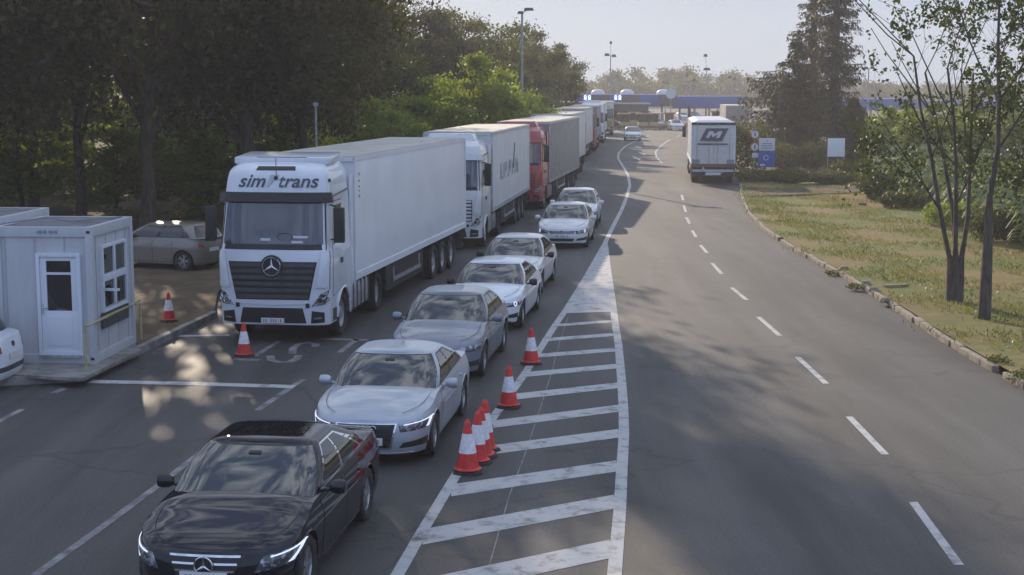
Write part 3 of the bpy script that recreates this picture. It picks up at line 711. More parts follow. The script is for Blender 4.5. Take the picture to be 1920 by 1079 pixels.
    for sg in (1, -1):
        gd = MB()
        for z in (.62,): gd.box((sg * 1.2, 5.6, z), (.03, 3.2, .1))
        for y in (4.1, 7.1): gd.box((sg * 1.18, y, .75), (.04, .06, .4))
        gd.box((sg * .95, 3.1, .55), (.1, .1, 1.1))
        gd.build('side_guard', M['alu'], T)
    m_ = MB(); [m_.box((sg * .93, 5.5, .74), (.48, 4.4, .7)) for sg in (1, -1)]; m_.build('pallet_box', M['under'], T)
    for k in range(3):
        for sg in (1, -1):
            wheel(sg * 1.04, TL - 4.6 + k * 1.31, .5, .36, T, sg, M['truck_rim'], truck=True)
    m_ = MB(); m_.box((0, TL - .1, .55), (2.4, .12, .12)); [m_.box((sg * .9, TL - .35, .75), (.6, .03, .6)) for sg in (1, -1)]; m_.build('underrun_bar', M['plastic'], T)
    [MB().box((sg * 1.0, TL + .02, .8), (.4, .05, .14)).build('tail_light', M['tail'], T) for sg in (1, -1)]
    return root, B, T
# ------------------------------------------------------------------ GROUND AND ROADS
def poly(name, pts, z, m, kind='structure'):
    o = MB().add([(p[0], p[1], z) for p in pts], [tuple(range(len(pts)))]).build(name, m); tag(o, kind=kind); return o
poly('ground', [(-1500, -60), (1500, -60), (1500, 3000), (-1500, 3000)], -.03, M['ground'])
edge = [(1387, 348), (1389, 372), (1400, 400), (1430, 432), (1480, 467), (1530, 494), (1620, 545), (1700, 597), (1780, 650), (1860, 698), (1920, 732)]
E_ = [P(*q) for q in edge]; d_ = (E_[-1] - E_[-2]).normalized()
E_ += [E_[-1] + d_ * 4 + Vector((.1, 0, 0)), E_[-1] + d_ * 9 + Vector((.4, 0, 0)), E_[-1] + d_ * 40 + Vector((2, 0, 0))]
far = [(40, 90), (42, 215), (60, 330), (60, 420), (-30, 420), (-30, 250)]
road_pts = [(p.x + .15, p.y) for p in reversed(E_)] + [(14.0, 92), (15.6, 110), (18.5, 140), (24, 180), (60, 205), (70, 330), (60, 520), (-40, 520), (-45, 100), (-45, -30)]
poly('road', road_pts, 0.0, M['asphalt'])
# verge (raised behind the kerb), subdivided and slightly uneven
def verge():
    rg = random.Random(4); mb = MB(); rows = []
    C = [p.copy() for p in E_]
    # resample
    pts = []
    for i in range(len(C) - 1):
        n = max(1, int((C[i + 1] - C[i]).length / 1.2))
        for k in range(n): pts.append(C[i].lerp(C[i + 1], k / n))
    pts.append(C[-1]); Wd = [.16, 1, 2.2, 3.6, 5.2, 7, 9, 11.5, 15, 22, 40, 90]
    vs = []; fs = []
    for p in pts:
        for w in Wd: vs.append((p.x + w, p.y, .125 + (rg.uniform(-.03, .05) if w > 1 else 0)))
    m = len(Wd)
    for i in range(len(pts) - 1):
        for j in range(m - 1): a = i * m + j; fs.append((a, a + 1, a + m + 1, a + m))
    tag(mb.add(vs, fs).build('grass_verge', M['verge'], smooth=True), kind='structure')
    return pts
VP = verge()
def kerb():
    rg = random.Random(9); mb = MB(); s = 0
    n = 0
    for i in range(len(VP) - 1):
        a, b = VP[i], VP[i + 1]; d = (b - a); L_ = d.length; k = max(1, round(L_ / .6))
        for q in range(k):
            c = a + d * ((q + .5) / k); ang = math.atan2(d.y, d.x) + rg.uniform(-.03, .03); n += 1
            if rg.random() < .06 and c.y < 60: continue
            mb.box((c.x + .06 + rg.uniform(-.02, .02), c.y, .058 + rg.uniform(-.012, .008)), (L_ / k * .985, .145, .15), rz=ang)
    tag(mb.build('kerb', M['kerb'], bevel=.02), kind='structure')
kerb()
# side track crossing the verge
poly('side_track', [P(1396, 358, .14)[:2], P(1600, 350, .14)[:2], P(1618, 362, .14)[:2], P(1404, 370, .14)[:2]], .185, M['dirt'])
# left lot behind the cabin, raised on a kerb
lot = [P(-400, 742), P(150, 716), P(402, 596), P(408, 560)]
lotp = [(p.x, p.y) for p in lot] + [(-8.6, 46), (-6.2, 60), (-2.5, 90), (2, 120), (7.5, 160), (9.5, 185), (9, 260), (-120, 320), (-160, 20)]
poly('forest_floor', lotp, .14, M['dirt'])
mb = MB()
for a, b in ((lot[0], lot[1]), (lot[1], lot[2])):
    d = b - a; c = (a + b) / 2; mb.box((c.x, c.y + .02, .075), (d.length, .16, .17), rz=math.atan2(d.y, d.x))
tag(mb.build('lot_kerb', M['concrete'], bevel=.01), kind='structure')
pl_ = [P(-300, 690, .15), P(150, 716, .15), P(262, 662, .15), P(240, 640, .15), P(-300, 650, .15)]
mb = MB().prism([(p.x, p.y + .12) for p in pl_], .13, .19); tag(mb.build('cabin_apron', M['concrete']), kind='structure')
# ------------------------------------------------------------------ road markings
def line(name, px, w, m='marking', z=.005):
    tag(MB().strip([P(*q) for q in px], w, z).build(name, M[m]), kind='structure')
line('gore_line', [(1135, 455), (1100, 518), (1062, 580), (1040, 612), (1012, 656), (985, 700), (955, 742), (920, 790), (884, 846), (850, 900), (796, 990), (745, 1079), (700, 1160)], .16)
line('gore_line', [(1135, 455), (1140, 500), (1148, 560), (1153, 603), (1160, 650), (1166, 720), (1169, 765), (1170, 815), (1166, 880), (1162, 960), (1152, 1079), (1140, 1180)], .17, z=.0055)
mb = MB(); lf = [(1130, 462), (1100, 518), (1070, 567), (1057, 588)]; rt = [(1139, 462), (1140, 518), (1147, 567), (1150, 585)]
vs = []
for a, b in zip(lf, rt): vs += [Vector(P(*a)) + Vector((0, 0, .0045)), Vector(P(*b)) + Vector((0, 0, .0045))]
mb.add(vs, [(0, 1, 3, 2), (2, 3, 5, 4), (4, 5, 7, 6)]); tag(mb.build('gore_fill', M['marking']), kind='structure')
st = [(1040, 611, 1151, 603), (1022, 638, 1154, 628), (1008, 668, 1160, 656), (988, 703, 1163, 687), (965, 745, 1166, 723), (930, 796, 1168, 766), (905, 847, 1168, 813), (852, 920, 1165, 874), (800, 1007, 1162, 941), (765, 1112, 1156, 1029)]
for i, (a, b, c, d) in enumerate(st):
    A, D = P(a, b), P(c, d); lw = .37 + .037 * i; sl_ = -.20
    A.x -= .10; q4 = [(A.x - sl_ * -lw / 2 * -1, A.y - lw / 2, .004), (D.x - .06, D.y - lw / 2, .004), (D.x - .06, D.y + lw / 2, .004), (A.x - sl_ * lw / 2, A.y + lw / 2, .004)]
    tag(MB().add(q4, [(0, 1, 2, 3)]).build('gore_stripe', M['marking']), kind='structure')
line('lane_edge_line', [(1135, 455), (1150, 424), (1165, 395), (1176, 368), (1181, 348), (1178, 330), (1168, 312), (1159, 298), (1160, 287), (1172, 275), (1195, 263), (1215, 255)], .17, z=.006)
line('lane_line', [(1256, 262), (1240, 273), (1229, 285), (1231, 295), (1241, 306)], .15)
line('cross_line', [(1172, 303), (1244, 311)], .35, 'faint')
dl = [((1798, 1060), (1712, 942)), ((1660, 853), (1592, 782)), ((1549, 720), (1495, 670)), ((1462, 630), (1422, 595)), ((1400, 563), (1372, 540)), ((1353, 514), (1335, 494)), ((1326, 475), (1313, 460)), ((1305, 445), (1298, 433)), ((1293, 420), (1287, 408)), ((1286, 398), (1282, 386)), ((1281, 376), (1278, 366)), ((1960, 1300), (1860, 1145))]
for a, b in dl: line('lane_dash', [a, b], .12)
for q in ((1195, 298), (1205, 289), (1198, 277)):
    c = P(*q); tag(MB().add([(c.x - .35, c.y + 1, .005), (c.x + .35, c.y + 1, .005), (c.x, c.y - 2.2, .005), (c.x - .12, c.y + 4, .005), (c.x + .12, c.y + 4, .005), (c.x + .12, c.y + 1, .005), (c.x - .12, c.y + 1, .005)], [(0, 2, 1), (3, 6, 5, 4)]).build('lane_arrow', M['marking']), kind='structure')
line('lane_line', [(20, 1115), (70, 1076), (190, 990), (305, 905), (400, 830)], .12, 'faint')
line('lane_line', [(482, 770), (568, 712)], .13, 'faint'); line('lane_line', [(636, 662), (672, 634)], .13, 'faint')
line('stop_line', [(168, 716), (360, 720), (552, 726)], .30, 'marking', .0055)
line('stop_line', [(318, 631), (430, 629)], .22); line('stop_line', [(440, 674), (486, 676)], .2, 'faint'); line('lane_line', [(478, 668), (524, 640)], .12, 'faint')
line('stop_line', [(600, 636), (690, 638)], .2, 'faint')
line('lane_line', [(-20, 800), (42, 768)], .12, 'faint'); line('lane_line', [(100, 738), (120, 729)], .14, 'faint')
line('letter_marking', [(548, 664), (549, 654), (560, 646), (578, 643), (592, 646), (592, 651)], .17, 'faint')
line('letter_marking', [(507, 668), (509, 676), (524, 680), (544, 679), (557, 673), (560, 667)], .17, 'faint')
line('road_joint', [(1066, 592), (1050, 640), (1034, 700), (1010, 775), (985, 850), (955, 930), (935, 1000), (912, 1079)], .016, 'faint', .0035)
# litter and worn crack sealant on the road
rg = random.Random(3); 
# ------------------------------------------------------------------ CARS
def spot(fx, fy, slope, hw):
    p = P(fx, fy); phi = math.atan(slope); x = Vector((math.cos(phi), -math.sin(phi), 0)); return p - x * hw, -phi
def pp(base, **k): d = dict(base); d.update(k); return d
G1 = 'cars queuing in the lane beside the lorries'
loc, rz = spot(571, 1116, .128, .86)
blk, BB, BG = make_car('sedan', loc, rz, 'glossy black sedan at the front of the queue, cut off by the bottom edge', G1,
         pp(SEDAN, L=4.93, W=1.87, H=1.47, wb=2.94, fo=.84, yb0=.42, yt0=1.25, yt1=2.35, yb1=3.35, deck=1.05, hood=.97, wr=.345, trim='chrome', sillchrome=1), 'black_paint', 'm', 2, glass='shield_glass')
BG.patch([(-.76, .0), (.76, .0), (.7, .02), (-.7, .02)], .003, 4, 1)
m_ = MB(); m_.add([(-.55, 1.5, 1.478), (.55, 1.5, 1.478), (.52, 2.4, 1.475), (-.52, 2.4, 1.475)], [(0, 1, 2, 3)])
loc, rz = spot(812, 853, .125, .86)
make_car('sedan', loc, rz, 'silver-blue sedan with four-ring grille badge, directly behind the black sedan', G1,
         pp(SEDAN, L=4.73, W=1.84, H=1.43, wb=2.82, fo=.88, wr=.335), 'silver_paint', 'a', 2)
loc, rz = spot(905, 704, .137, .85)
make_car('sedan', loc, rz, 'dark grey car with diamond badge, third in the queue', G1,
         pp(SEDAN, L=4.6, W=1.84, H=1.50, wb=2.72, fo=.88, hood=.98, yt1=2.3, yb1=3.15, deck=1.04, wr=.345, sillchrome=1), 'grey_paint', 'r', 2, led=False)
loc, rz = spot(978, 613, .145, .84)
make_car('sedan', loc, rz, 'white sedan with black mirrors and twin kidney grille, fourth in the queue', G1,
         pp(SEDAN, L=4.62, W=1.81, H=1.43, wb=2.81, fo=.8, wr=.33, blackmirror=1), 'white_paint', 'b', 1)
loc, rz = spot(1014, 549, .15, .84)
make_car('sedan', loc, rz, 'white sedan half hidden behind the kidney-grille one, fifth in the queue', G1,
         pp(SEDAN, L=4.65, W=1.81, H=1.46, wb=2.7, fo=.87, wr=.32, blackmirror=1), 'pearl_white', 'v', 1, led=False)
loc, rz = spot(1101, 463, .12, .84)
make_car('sedan', loc, rz, 'pearl white sedan with one headlamp shining, after the gap in the queue', G1,
         pp(SEDAN, L=4.76, W=1.82, H=1.47, wb=2.71, fo=.9, wr=.32, deck=1.03), 'pearl_white', 'v', 1)
loc, rz = spot(1118, 427, .11, .84)
make_car('sedan', loc, rz, 'white car rearmost of the queue beside the red lorry', G1,
         pp(SEDAN, L=4.5, W=1.8, H=1.5, wb=2.65, fo=.85, wr=.32), 'white_paint', 'v', 1, led=False)
loc, rz = spot(1201, 264, .05, .84)
make_car('sedan', loc, rz, 'white car driving up the empty road from the checkpoint', None,
         pp(SEDAN, L=4.5, W=1.85, H=1.5), 'white_paint', 'v', 1, led=True)
# parked hatchback behind the cabin, seen from its rear quarter
h = P(346, 508, .14); phi = R(-112)
hp = pp(HATCH, L=3.78, W=1.64, H=1.42, wb=2.47, fo=.72, blackmirror=1)
Rz = Matrix.Rotation(phi, 3, 'Z'); off = Rz @ Vector((.72, hp['wb'], 0))
car, _, _ = make_car('hatchback', Vector(h) - off, phi, 'dusty silver hatchback parked under the trees behind the white cabin', None, hp, 'beige_silver', 'v', 1, glass='glass', led=False)
# white hatchback at left edge
h = P(30, 712, 0); phi = R(-93)
hp = pp(HATCH, L=4.2, W=1.75, H=1.5, wb=2.6, fo=.85)
Rz = Matrix.Rotation(phi, 3, 'Z'); off = Rz @ Vector((-.80, 4.2 - .85, 0))
car, HB, _ = make_car('hatchback', P(60, 708, 0) - off, phi, 'white hatchback tail poking in at the left edge below the cabin', None, hp, 'white_paint', 'v', 1, glass='glass', led=False)
f_, p_ = HB.frame(2.999, .82, .01); MB().lathe([(.001, .012), (.05, .01), (.055, -.01)], (0, 0, 0), 'Z', 16).build('emblem', M['dark_metal'], car).matrix_local = Matrix.Translation(p_) @ f_.to_4x4()
HB.patch([(2.45, .34), (3.55, .34), (3.55, .44), (2.45, .44)], .004, 10, 2).build('bumper_strip', M['plastic'], car)
# ------------------------------------------------------------------ LORRIES
def tspot(fx, fy, slope, hw=1.25):
    p = P(fx, fy); phi = math.atan(slope); x = Vector((math.cos(phi), -math.sin(phi), 0)); return p - x * hw, -phi, phi
G2 = 'lorries queuing at the left kerb'
def T(px, py, slope, tslope, *a, **k):
    p = P(px, py); phi = math.atan(slope); x = Vector((math.cos(phi), -math.sin(phi), 0)); y = Vector((math.sin(phi), math.cos(phi), 0))
    loc = p - x * 1.25 - y * 1.42      # px is the near-side front wheel's contact
    return make_truck(a[0], loc, -phi, a[1], a[2], *a[3:], bend=-(math.atan(tslope) - phi), **k)
t1, TB, TT = T(645, 627, .13, .162, 'lorry', 'white articulated lorry with sim trans lettering, first in the lorry line', G2, 'white_paint', 'trailer_white', style='m', det=2, Hc=3.93, gap=.3)
# lettering on the roof fairing follows its curved front
def on_front(B, u, z, off=.03):
    p = B.pos(B.su(u) if u else .0005, z); n = B.nrm(B.su(u) if abs(u) > 1e-3 else .001, z); return p + n * off, n
def wrap_text(s, x0, zc, size, matn, name, parent, B, sx=1):
    c = text(s, size, Matrix.Identity(3), Vector((0, 0, 0)), matn, name, parent, shear=.3, ext=.0, off=.006, align='LEFT', sx=sx)
    for v in c.data.vertices:
        z = zc + v.co.y; u = (x0 + v.co.x) / (1.25 * .93); q, n = on_front(B, max(-.96, min(.96, u)), z, .02); v.co = q
    return c
wrap_text('sim', -.83, 3.56, .40, 'logo', 'lettering', t1, TB, 1.12)
wrap_text('trans', .04, 3.56, .40, 'logo', 'lettering', t1, TB, 1.12)
m_ = MB()
for x0, dx in ((-.17, .13), (-.06, .1)):
    vs = []
    for a, b in ((0, 0), (.045, 0), (dx + .045, .26), (dx, .26)):
        vs.append(on_front(TB, (x0 + a) / 1.16, 3.44 + b, .02)[0])
    m_.add(vs, [(0, 1, 2, 3)])
m_.build('lettering', M['logo_pale'], t1)
# clutter on dashboard, driver's arm
m_ = MB()
for x, z, w in ((-.15, 2.3, .22), (.62, 2.36, .34), (.55, 2.25, .26)): q, n = on_front(TB, x / 1.2, z, .017); m_.box(q, (w, .012, .05))
m_.build('dashboard_paper', M['pvc'], t1)
m_ = MB(); q, n = on_front(TB, .22, 2.36, .02); m_.torus(q, .17, .012, Matrix(((1, 0, 0), (0, 0, 1), (0, .5, 0)))); m_.build('steering_wheel', M['plastic'], t1)
def marks(name, parent, mt, org, ax, up, nrm, n, h, pitch, seed, slant=0):
    rq = random.Random(seed); m_ = MB(); org, ax, up, nrm = Vector(org), Vector(ax), Vector(up), Vector(nrm)
    for k in range(n):
        for q in range(2 if rq.random() < .7 else 1):
            a = org + ax * (pitch * k + rq.uniform(0, .5) * pitch); w = pitch * rq.uniform(.14, .3); hh = h * rq.uniform(.5, 1)
            lo = up * (0 if rq.random() < .6 else h - hh); vs = [a + lo, a + lo + ax * w, a + lo + ax * w + up * hh, a + lo + up * hh]; vs = [v + nrm * .004 for v in vs]
            m_.add(vs, [(0, 1, 2, 3)])
        if rq.random() < .6:
            z = rq.choice((0, .45, .82)) * h; a = org + ax * pitch * k + up * z + nrm * .005; m_.add([a, a + ax * pitch * .62, a + ax * pitch * .62 + up * h * .16, a + up * h * .16], [(0, 1, 2, 3)])
    return m_.build(name, M[mt], parent)
marks('lettering', TT, 'logo', (1.262, .38, 3.62), (0, 0, -1), (0, 1, 0), (1, 0, 0), 5, .13, .13, 3)
mm_ = TT.children[-1]; 
T(912, 462, .12, .125, 'lorry', 'white lorry with faded lettering on its pale refrigerated trailer, second in line', G2, 'pearl_white', 'trailer_cream', style='s', det=1, Hc=3.75, TL=12.2)
tr2 = [o for o in bpy.data.objects if o.name.startswith('trailer') and o.type == 'EMPTY'][-1]
marks('lettering', tr2, 'faded_text', (1.266, 2.2, 2.15), (0, 1, 0), (0, 0, 1), (1, 0, 0), 13, .62, .46, 5)
MB().prism([(6.2, 2.4), (6.5, 2.4), (6.9, 3.4), (6.6, 3.4)], 1.266, 1.272, M=SIDE).build('logo_mark', M['logo'], tr2)
T(1022, 391, .15, .15, 'lorry', 'red lorry with a grey curtain-sided trailer, third in line', G2, 'red_paint', 'trailer_grey', style='s', det=1, Hc=3.8)
T(1066, 340, .14, .13, 'lorry', 'white lorry with dark windows just behind the grey curtain trailer', G2, 'white_paint', 'trailer_cream', style='s', det=1, Hc=3.7, TL=11)
T(1092, 303, .10, .11, 'lorry', 'small red-cabbed lorry with a pale box, fifth in line', G2, 'red_paint', 'trailer_cream', style='s', det=0, Hc=3.6, TL=12.5)
T(1117, 284, .09, .09, 'lorry', 'red and white lorry, sixth in line near the bushes', G2, 'red_paint', 'trailer_grey', style='s', det=0, Hc=3.5, TL=11)
T(1133, 268, .08, .08, 'lorry', 'white high-roofed lorry near the far head of the line', G2, 'white_paint', 'trailer_cream', style='s', det=0, Hc=4.1, TL=12)
T(1150, 254, .06, .06, 'lorry', 'farthest lorry of the line, pale cream beside the booths', G2, 'yellow', 'trailer_cream', style='s', det=0, Hc=3.3, TL=9)
# departing lorry on the right, seen from behind
pr = P(1378, 347); phi = math.atan(.10)
loc = Vector((pr.x - 1.28, pr.y, 0)) + Vector((math.sin(phi), math.cos(phi), 0)) * 17.0
r_, _, T9 = make_truck('lorry', loc, -phi + math.pi, 'white box lorry driving away on the right, slate M logo on its rear doors', None, 'white_paint', 'trailer_white', style='s', det=0, Hc=3.3, TL=13.6, Ht=3.6, rooftr='alu')
TLn = 13.6; BK = Matrix(((-1, 0, 0), (0, 0, 1), (0, 1, 0)))
dm = MB(); [dm.box((sg * .61, TLn + .035, 2.36), (1.18, .05, 2.4)) for sg in (1, -1)]
for sg in (1, -1): MB().box((sg * .61, TLn + .035, 2.32), (1.19, .05, 2.34)).build('rear_door', M['trailer_cream'], T9, bevel=.01)
dm = MB()
for sg in (1, -1):
    for x in (.25, .95): dm.tube([(sg * x, TLn + .09, 1.2), (sg * x, TLn + .09, 3.55)], .014, 5)
dm.build('locking_bar', M['alu'], T9)
MB().box((0, TLn + .02, 3.54), (2.56, .1, .16)).build('roof_header', M['dark_metal'], T9)
MB().box((0, TLn + .02, 1.1), (2.56, .1, .2)).build('rear_sill', M['brown_roof'], T9)
MB().prism([(-.80, 2.55), (.50, 2.55), (.86, 3.28), (-.44, 3.28)], 0, .02, M=BK, o=(0, TLn + .115, 0)).build('logo_panel', M['logo'], T9)
mp_ = [(0, 0), (0, 1), (.28, 1), (.5, .6), (.72, 1), (1, 1), (1, 0), (.75, 0), (.75, .55), (.55, .18), (.45, .18), (.25, .55), (.25, 0)]; MB().prism([((x - .5) * .78 + (y - .5) * .20 + .03, 2.915 + (y - .5) * .40) for x, y in mp_], 0, .02, M=BK, o=(0, TLn + .13, 0)).build('logo_letter', M['sign_white'], T9)
MB().box((.05, TLn + .105, 2.36), (1.75, .01, .08)).build('lettering_bar', M['logo'], T9)
MB().box((0, TLn + .08, .62), (.9, .02, .16)).build('rear_plate', M['plate'], T9)
MB().box((0, TLn + .07, .8), (2.4, .06, .14)).build('rear_bumper', M['alu'], T9)
for sg in (1, -1): MB().box((sg * 1.0, TLn + .1, 1.32), (.42, .01, .26)).build('reflector_board', M['faded_text'], T9)
m_ = MB().add([(-1.26, 0, 3.615), (1.26, 0, 3.615), (1.26, TLn, 3.615), (-1.26, TLn, 3.615), (-.9, .2, 3.74), (.9, .2, 3.74), (.9, TLn - .4, 3.74), (-.9, TLn - .4, 3.74)], [(4, 5, 6, 7), (0, 1, 5, 4), (1, 2, 6, 5), (2, 3, 7, 6), (3, 0, 4, 7)])
m_.build('roof_sheet', M['sign_white'], T9)
pq = P(1404, 262); phq = math.atan(.09); lq = Vector((pq.x - 1.28, pq.y, 0)) + Vector((math.sin(phq), math.cos(phq), 0)) * 16.5
make_truck('lorry', lq, -phq + math.pi, 'blue-grey curtain-sided lorry far behind the M logo one on the right', None, 'trailer_grey', 'trailer_grey', style='s', det=0, Hc=3.3, TL=13.6, Ht=3.7)
# ------------------------------------------------------------------ CONES
def cone(h=.75):
    r = empty('traffic_cone', (0, 0, 0)); k = h / .75
    MB().prism([(x * k, y * k) for x, y in ((-.2, -.12), (-.12, -.2), (.12, -.2), (.2, -.12), (.2, .12), (.12, .2), (-.12, .2), (-.2, .12))], 0, .035).box((0, 0, .05), (.27 * k, .27 * k, .035)).build('base', M['rubber'], r, bevel=.006)
    def rad(z): return .14 * k * (1 - (z - .06) / (h - .03)) + .024 * k
    MB().lathe([(rad(.06) + .03, .06), (rad(.1), .085), (rad(h * .38), h * .38)], n=24).lathe([(rad(h * .74), h * .74), (rad(h * .92), h * .92), (rad(h * .92) + .006, h * .925), (.022, h - .01), (.001, h)], n=24).lathe([(rad(z) - .003, z) for z in (h * .37, h * .75)], n=20).build('body', M['cone_red'], r, smooth=True)
    MB().lathe([(rad(h * .38) + .003, h * .38), (rad(h * .74) + .003, h * .74)], n=24).build('sleeve', M['cone_white'], r, smooth=True)
    return r
c0 = cone(); G3 = 'red and white traffic cones'
cl = [(877, 886, 'red and white cone nearest the camera, front of the bunched cones', .80), (893, 868, 'second cone of the bunch, overlapped by the nearest one', .80), (903, 857, 'third cone of the bunch, leaning into its neighbours', .80), (908, 846, 'last cone of the bunch by the gore line', .82),
      (954, 764, 'lone cone beside the silver sedan, next after the bunch', .76), (996, 683, 'lone cone beside the dark grey car', .76), (458, 668, 'cone standing in front of the first lorry bumper', .72), (317, 603, 'dull red cone on the dirt beside the parked hatchback', .70)]
for i, (x, y, lb, h) in enumerate(cl):
    o = c0 if i == 0 else copy_tree(c0); z = .14 if x == 317 else 0; o.location = P(x, y, z); o.rotation_euler = (R(3) if i in (2,) else 0, R((0, 2, -3, 2, 0, 0, 0, 0)[i]), R(20 * i)); o.scale = (h / .75,) * 3; tag(o, lb, 'cone', G3)
# ------------------------------------------------------------------ CABIN
def cabin(loc, rz, w, d, hgt, label, full=True):
    r = empty('site_cabin', loc, rz, label, 'cabin', 'white container cabins')
    MB().box((0, d / 2, hgt / 2), (w - .08, d - .08, hgt - .12)).build('wall', M['cabin'], r)
    f = MB()
    for x in (-1, 1):
        for y in (0, 1): f.box((x * (w / 2 - .06), .06 + y * (d - .12), hgt / 2), (.14, .14, hgt))
    for z, hh in ((.09, .18), (hgt - .1, .2)):
        for y in (0, 1): f.box((0, .05 + y * (d - .1), z), (w - .26, .1, hh))
        for x in (-1, 1): f.box((x * (w / 2 - .05), d / 2, z), (.1, d - .26, hh))
    f.build('frame', M['cabin'], r, bevel=.012)
    MB().box((0, d / 2, hgt - .03), (w - .24, d - .24, .05)).build('roof', M['roof_felt'], r)
    m_ = MB(); k = -w / 2 + .3
    for k in np.arange(-w / 2 + .2, w / 2 - .1, .6): m_.box((k, .031, hgt / 2), (.012, .012, hgt - .42))
    for k in np.arange(.3, d - .1, .6): m_.box((w / 2 - .032, k, hgt / 2), (.012, .012, hgt - .42))
    m_.build('panel_seam', M['seam'], r)
    m_ = MB(); [m_.box((x * (w / 2 - .06), -.012, z), (.07, .01, .05)) for x in (1, -1) for z in (.1, hgt - .1)]; m_.build('lifting_slot', M['trim'], r)
    if not full: return r
    # door with glazed upper part
    dx = .30; fr = MB()
    for x in (-.41, .41): fr.box((dx + x, .0, 1.19), (.07, .09, 2.02))
    fr.box((dx, 0, 2.165), (.75, .09, .07)); fr.box((dx, 0, .22), (.75, .09, .08)); fr.build('door_frame', M['pvc'], r, bevel=.006)
    d_ = MB().box((dx, .01, .66), (.745, .05, .80)).box((dx - .31, .01, 1.59), (.125, .05, 1.07)).box((dx + .31, .01, 1.59), (.125, .05, 1.07)).box((dx, .01, 2.09), (.5, .05, .08)).build('door', M['pvc'], r, bevel=.006)
    MB().box((dx, -.02, .66), (.48, .015, .6)).build('panel', M['pvc'], d_, bevel=.008)
    MB().box((dx, .02, 1.56), (.5, .02, 1.0)).build('door_glass', M['glass'], d_)
    MB().box((dx, .0, 1.80), (.5, .03, .045)).build('glazing_bar', M['pvc'], d_)
    MB().tube([(dx - .34, -.04, 1.12), (dx - .24, -.06, 1.12)], .014, 6).box((dx - .34, -.02, 1.1), (.03, .02, .2)).build('handle', M['alu'], d_)
    MB().box((dx, -.03, .16), (.9, .1, .05)).build('threshold', M['alu'], r)
    # side window: two rows of two panes
    wx = w / 2 + .0; y0, y1, z0, z1 = .5, 1.95, .95, 2.3
    f = MB(); f.box((wx, y0 + .03, (z0 + z1) / 2), (.08, .06, z1 - z0)).box((wx, y1 - .03, (z0 + z1) / 2), (.08, .06, z1 - z0))
    for z in (z0 + .03, z1 - .03): f.box((wx, (y0 + y1) / 2, z), (.08, y1 - y0 - .12, .06))
    f.box((wx, (y0 + y1) / 2, 1.64), (.08, y1 - y0 - .12, .14)); 
    for z in (1.31, 1.98): f.box((wx, (y0 + y1) / 2, z), (.075, .09, .54))
    wf = f.build('window_frame', M['pvc'], r, bevel=.005)
    for zc in (1.31, 1.98):
        for yc in ((y0 * 3 + y1) / 4, (y0 + 3 * y1) / 4): MB().box((wx - .01, yc, zc), (.02, (y1 - y0) / 2 - .1, .52)).build('pane', M['glass'], wf)
    MB().box((wx + .01, (y0 + y1) / 2, .78), (.03, y1 - y0 + .1, .3)).build('hatch', M['plastic'], r)
    MB().box((wx + .06, .52, 1.42), (.06, .05, .05)).box((wx + .2, .52, 1.42), (.3, .05, .05)).build('bracket', M['pvc'], r)
    m_ = MB(); [m_.box((-.1 + k * .035, -.012, hgt - .1), (.02, .006, .03 + .02 * (k % 3))) for k in range(12) if k != 6]; m_.build('lettering', M['faded_text'], r)
    m_ = MB().tube([(-w / 2, .3, hgt + .02), (-.2, .7, hgt + .12), (.2, 1.0, hgt + .03), (w / 2 - .1, 2.1, hgt + .02)], .014, 5).build('roof_cable', M['faded_text'], r)
    return r
cb = P(180, 683, .19)
cr_ = R(-4); rx = Vector((math.cos(cr_), math.sin(cr_), 0)); ry = Vector((-math.sin(cr_), math.cos(cr_), 0))
cabin(cb - rx * .98, cr_, 1.96, 2.45, 2.72, 'white container cabin with glazed door and side window beside the yellow rail')
cabin(cb - rx * 2.92 + ry * .35, cr_, 1.86, 2.6, 2.86, 'taller white cabin at the left edge joined to the glazed-door one', False)
MB_ = MB(); a = P(165, 688, .19) + Vector((0, -.12, 0)); e = P(252, 640, .19) + Vector((.1, .2, 0))
yr_ = empty('handrail', a, 0, 'pale yellow tubular handrail at the corner of the cabin', 'handrail')
q = e - a
MB().tube([(0, 0, 0), (0, 0, .80), (.04, .03, .84)], .028, 8).tube([(q.x, q.y, 0), (q.x, q.y, .8)], .03, 8).build('post', M['yellow'], yr_, smooth=True)
MB().tube([(0, 0, .82), (.12, .06, .86), (q.x, q.y, .86)], .028, 8).build('rail', M['yellow'], yr_, smooth=True)
# ------------------------------------------------------------------ VEGETATION
def np_mesh(name, V, F4, matn):
    me = bpy.data.meshes.new(name); n = len(V); f = len(F4)
    me.vertices.add(n); me.vertices.foreach_set('co', np.asarray(V, np.float32).ravel())
    me.loops.add(f * 4); me.loops.foreach_set('vertex_index', np.asarray(F4, np.int32).ravel())
    me.polygons.add(f); me.polygons.foreach_set('loop_start', np.arange(0, f * 4, 4, dtype=np.int32)); me.polygons.foreach_set('loop_total', np.full(f, 4, np.int32))
    me.update(calc_edges=True); me.materials.append(M[matn]); return me
def leaves(C, size, rs, asp=.55, droop=0., name='crown', matn='leaf_dark', dirs=None, svar=.4):
    n = len(C)
    if dirs is None:
        d = rs.normal(size=(n, 3)); d[:, 2] -= droop
    else: d = dirs + rs.normal(size=(n, 3)) * .15
    d /= np.linalg.norm(d, axis=1)[:, None] + 1e-9
    r = rs.normal(size=(n, 3)); b = np.cross(d, r); b /= np.linalg.norm(b, axis=1)[:, None] + 1e-9
    s = size * (1 + svar * (rs.rand(n) * 2 - 1))[:, None]
    a = d * s; b = b * s * asp; c = np.cross(d, b) * .18
    V = np.stack([C - a * .5, C + b * .5 - a * .05 + c, C + a * .5, C - b * .5 - a * .05 + c], 1).reshape(-1, 3)
    F = np.arange(n * 4).reshape(-1, 4)
    return np_mesh(name, V, F, matn)
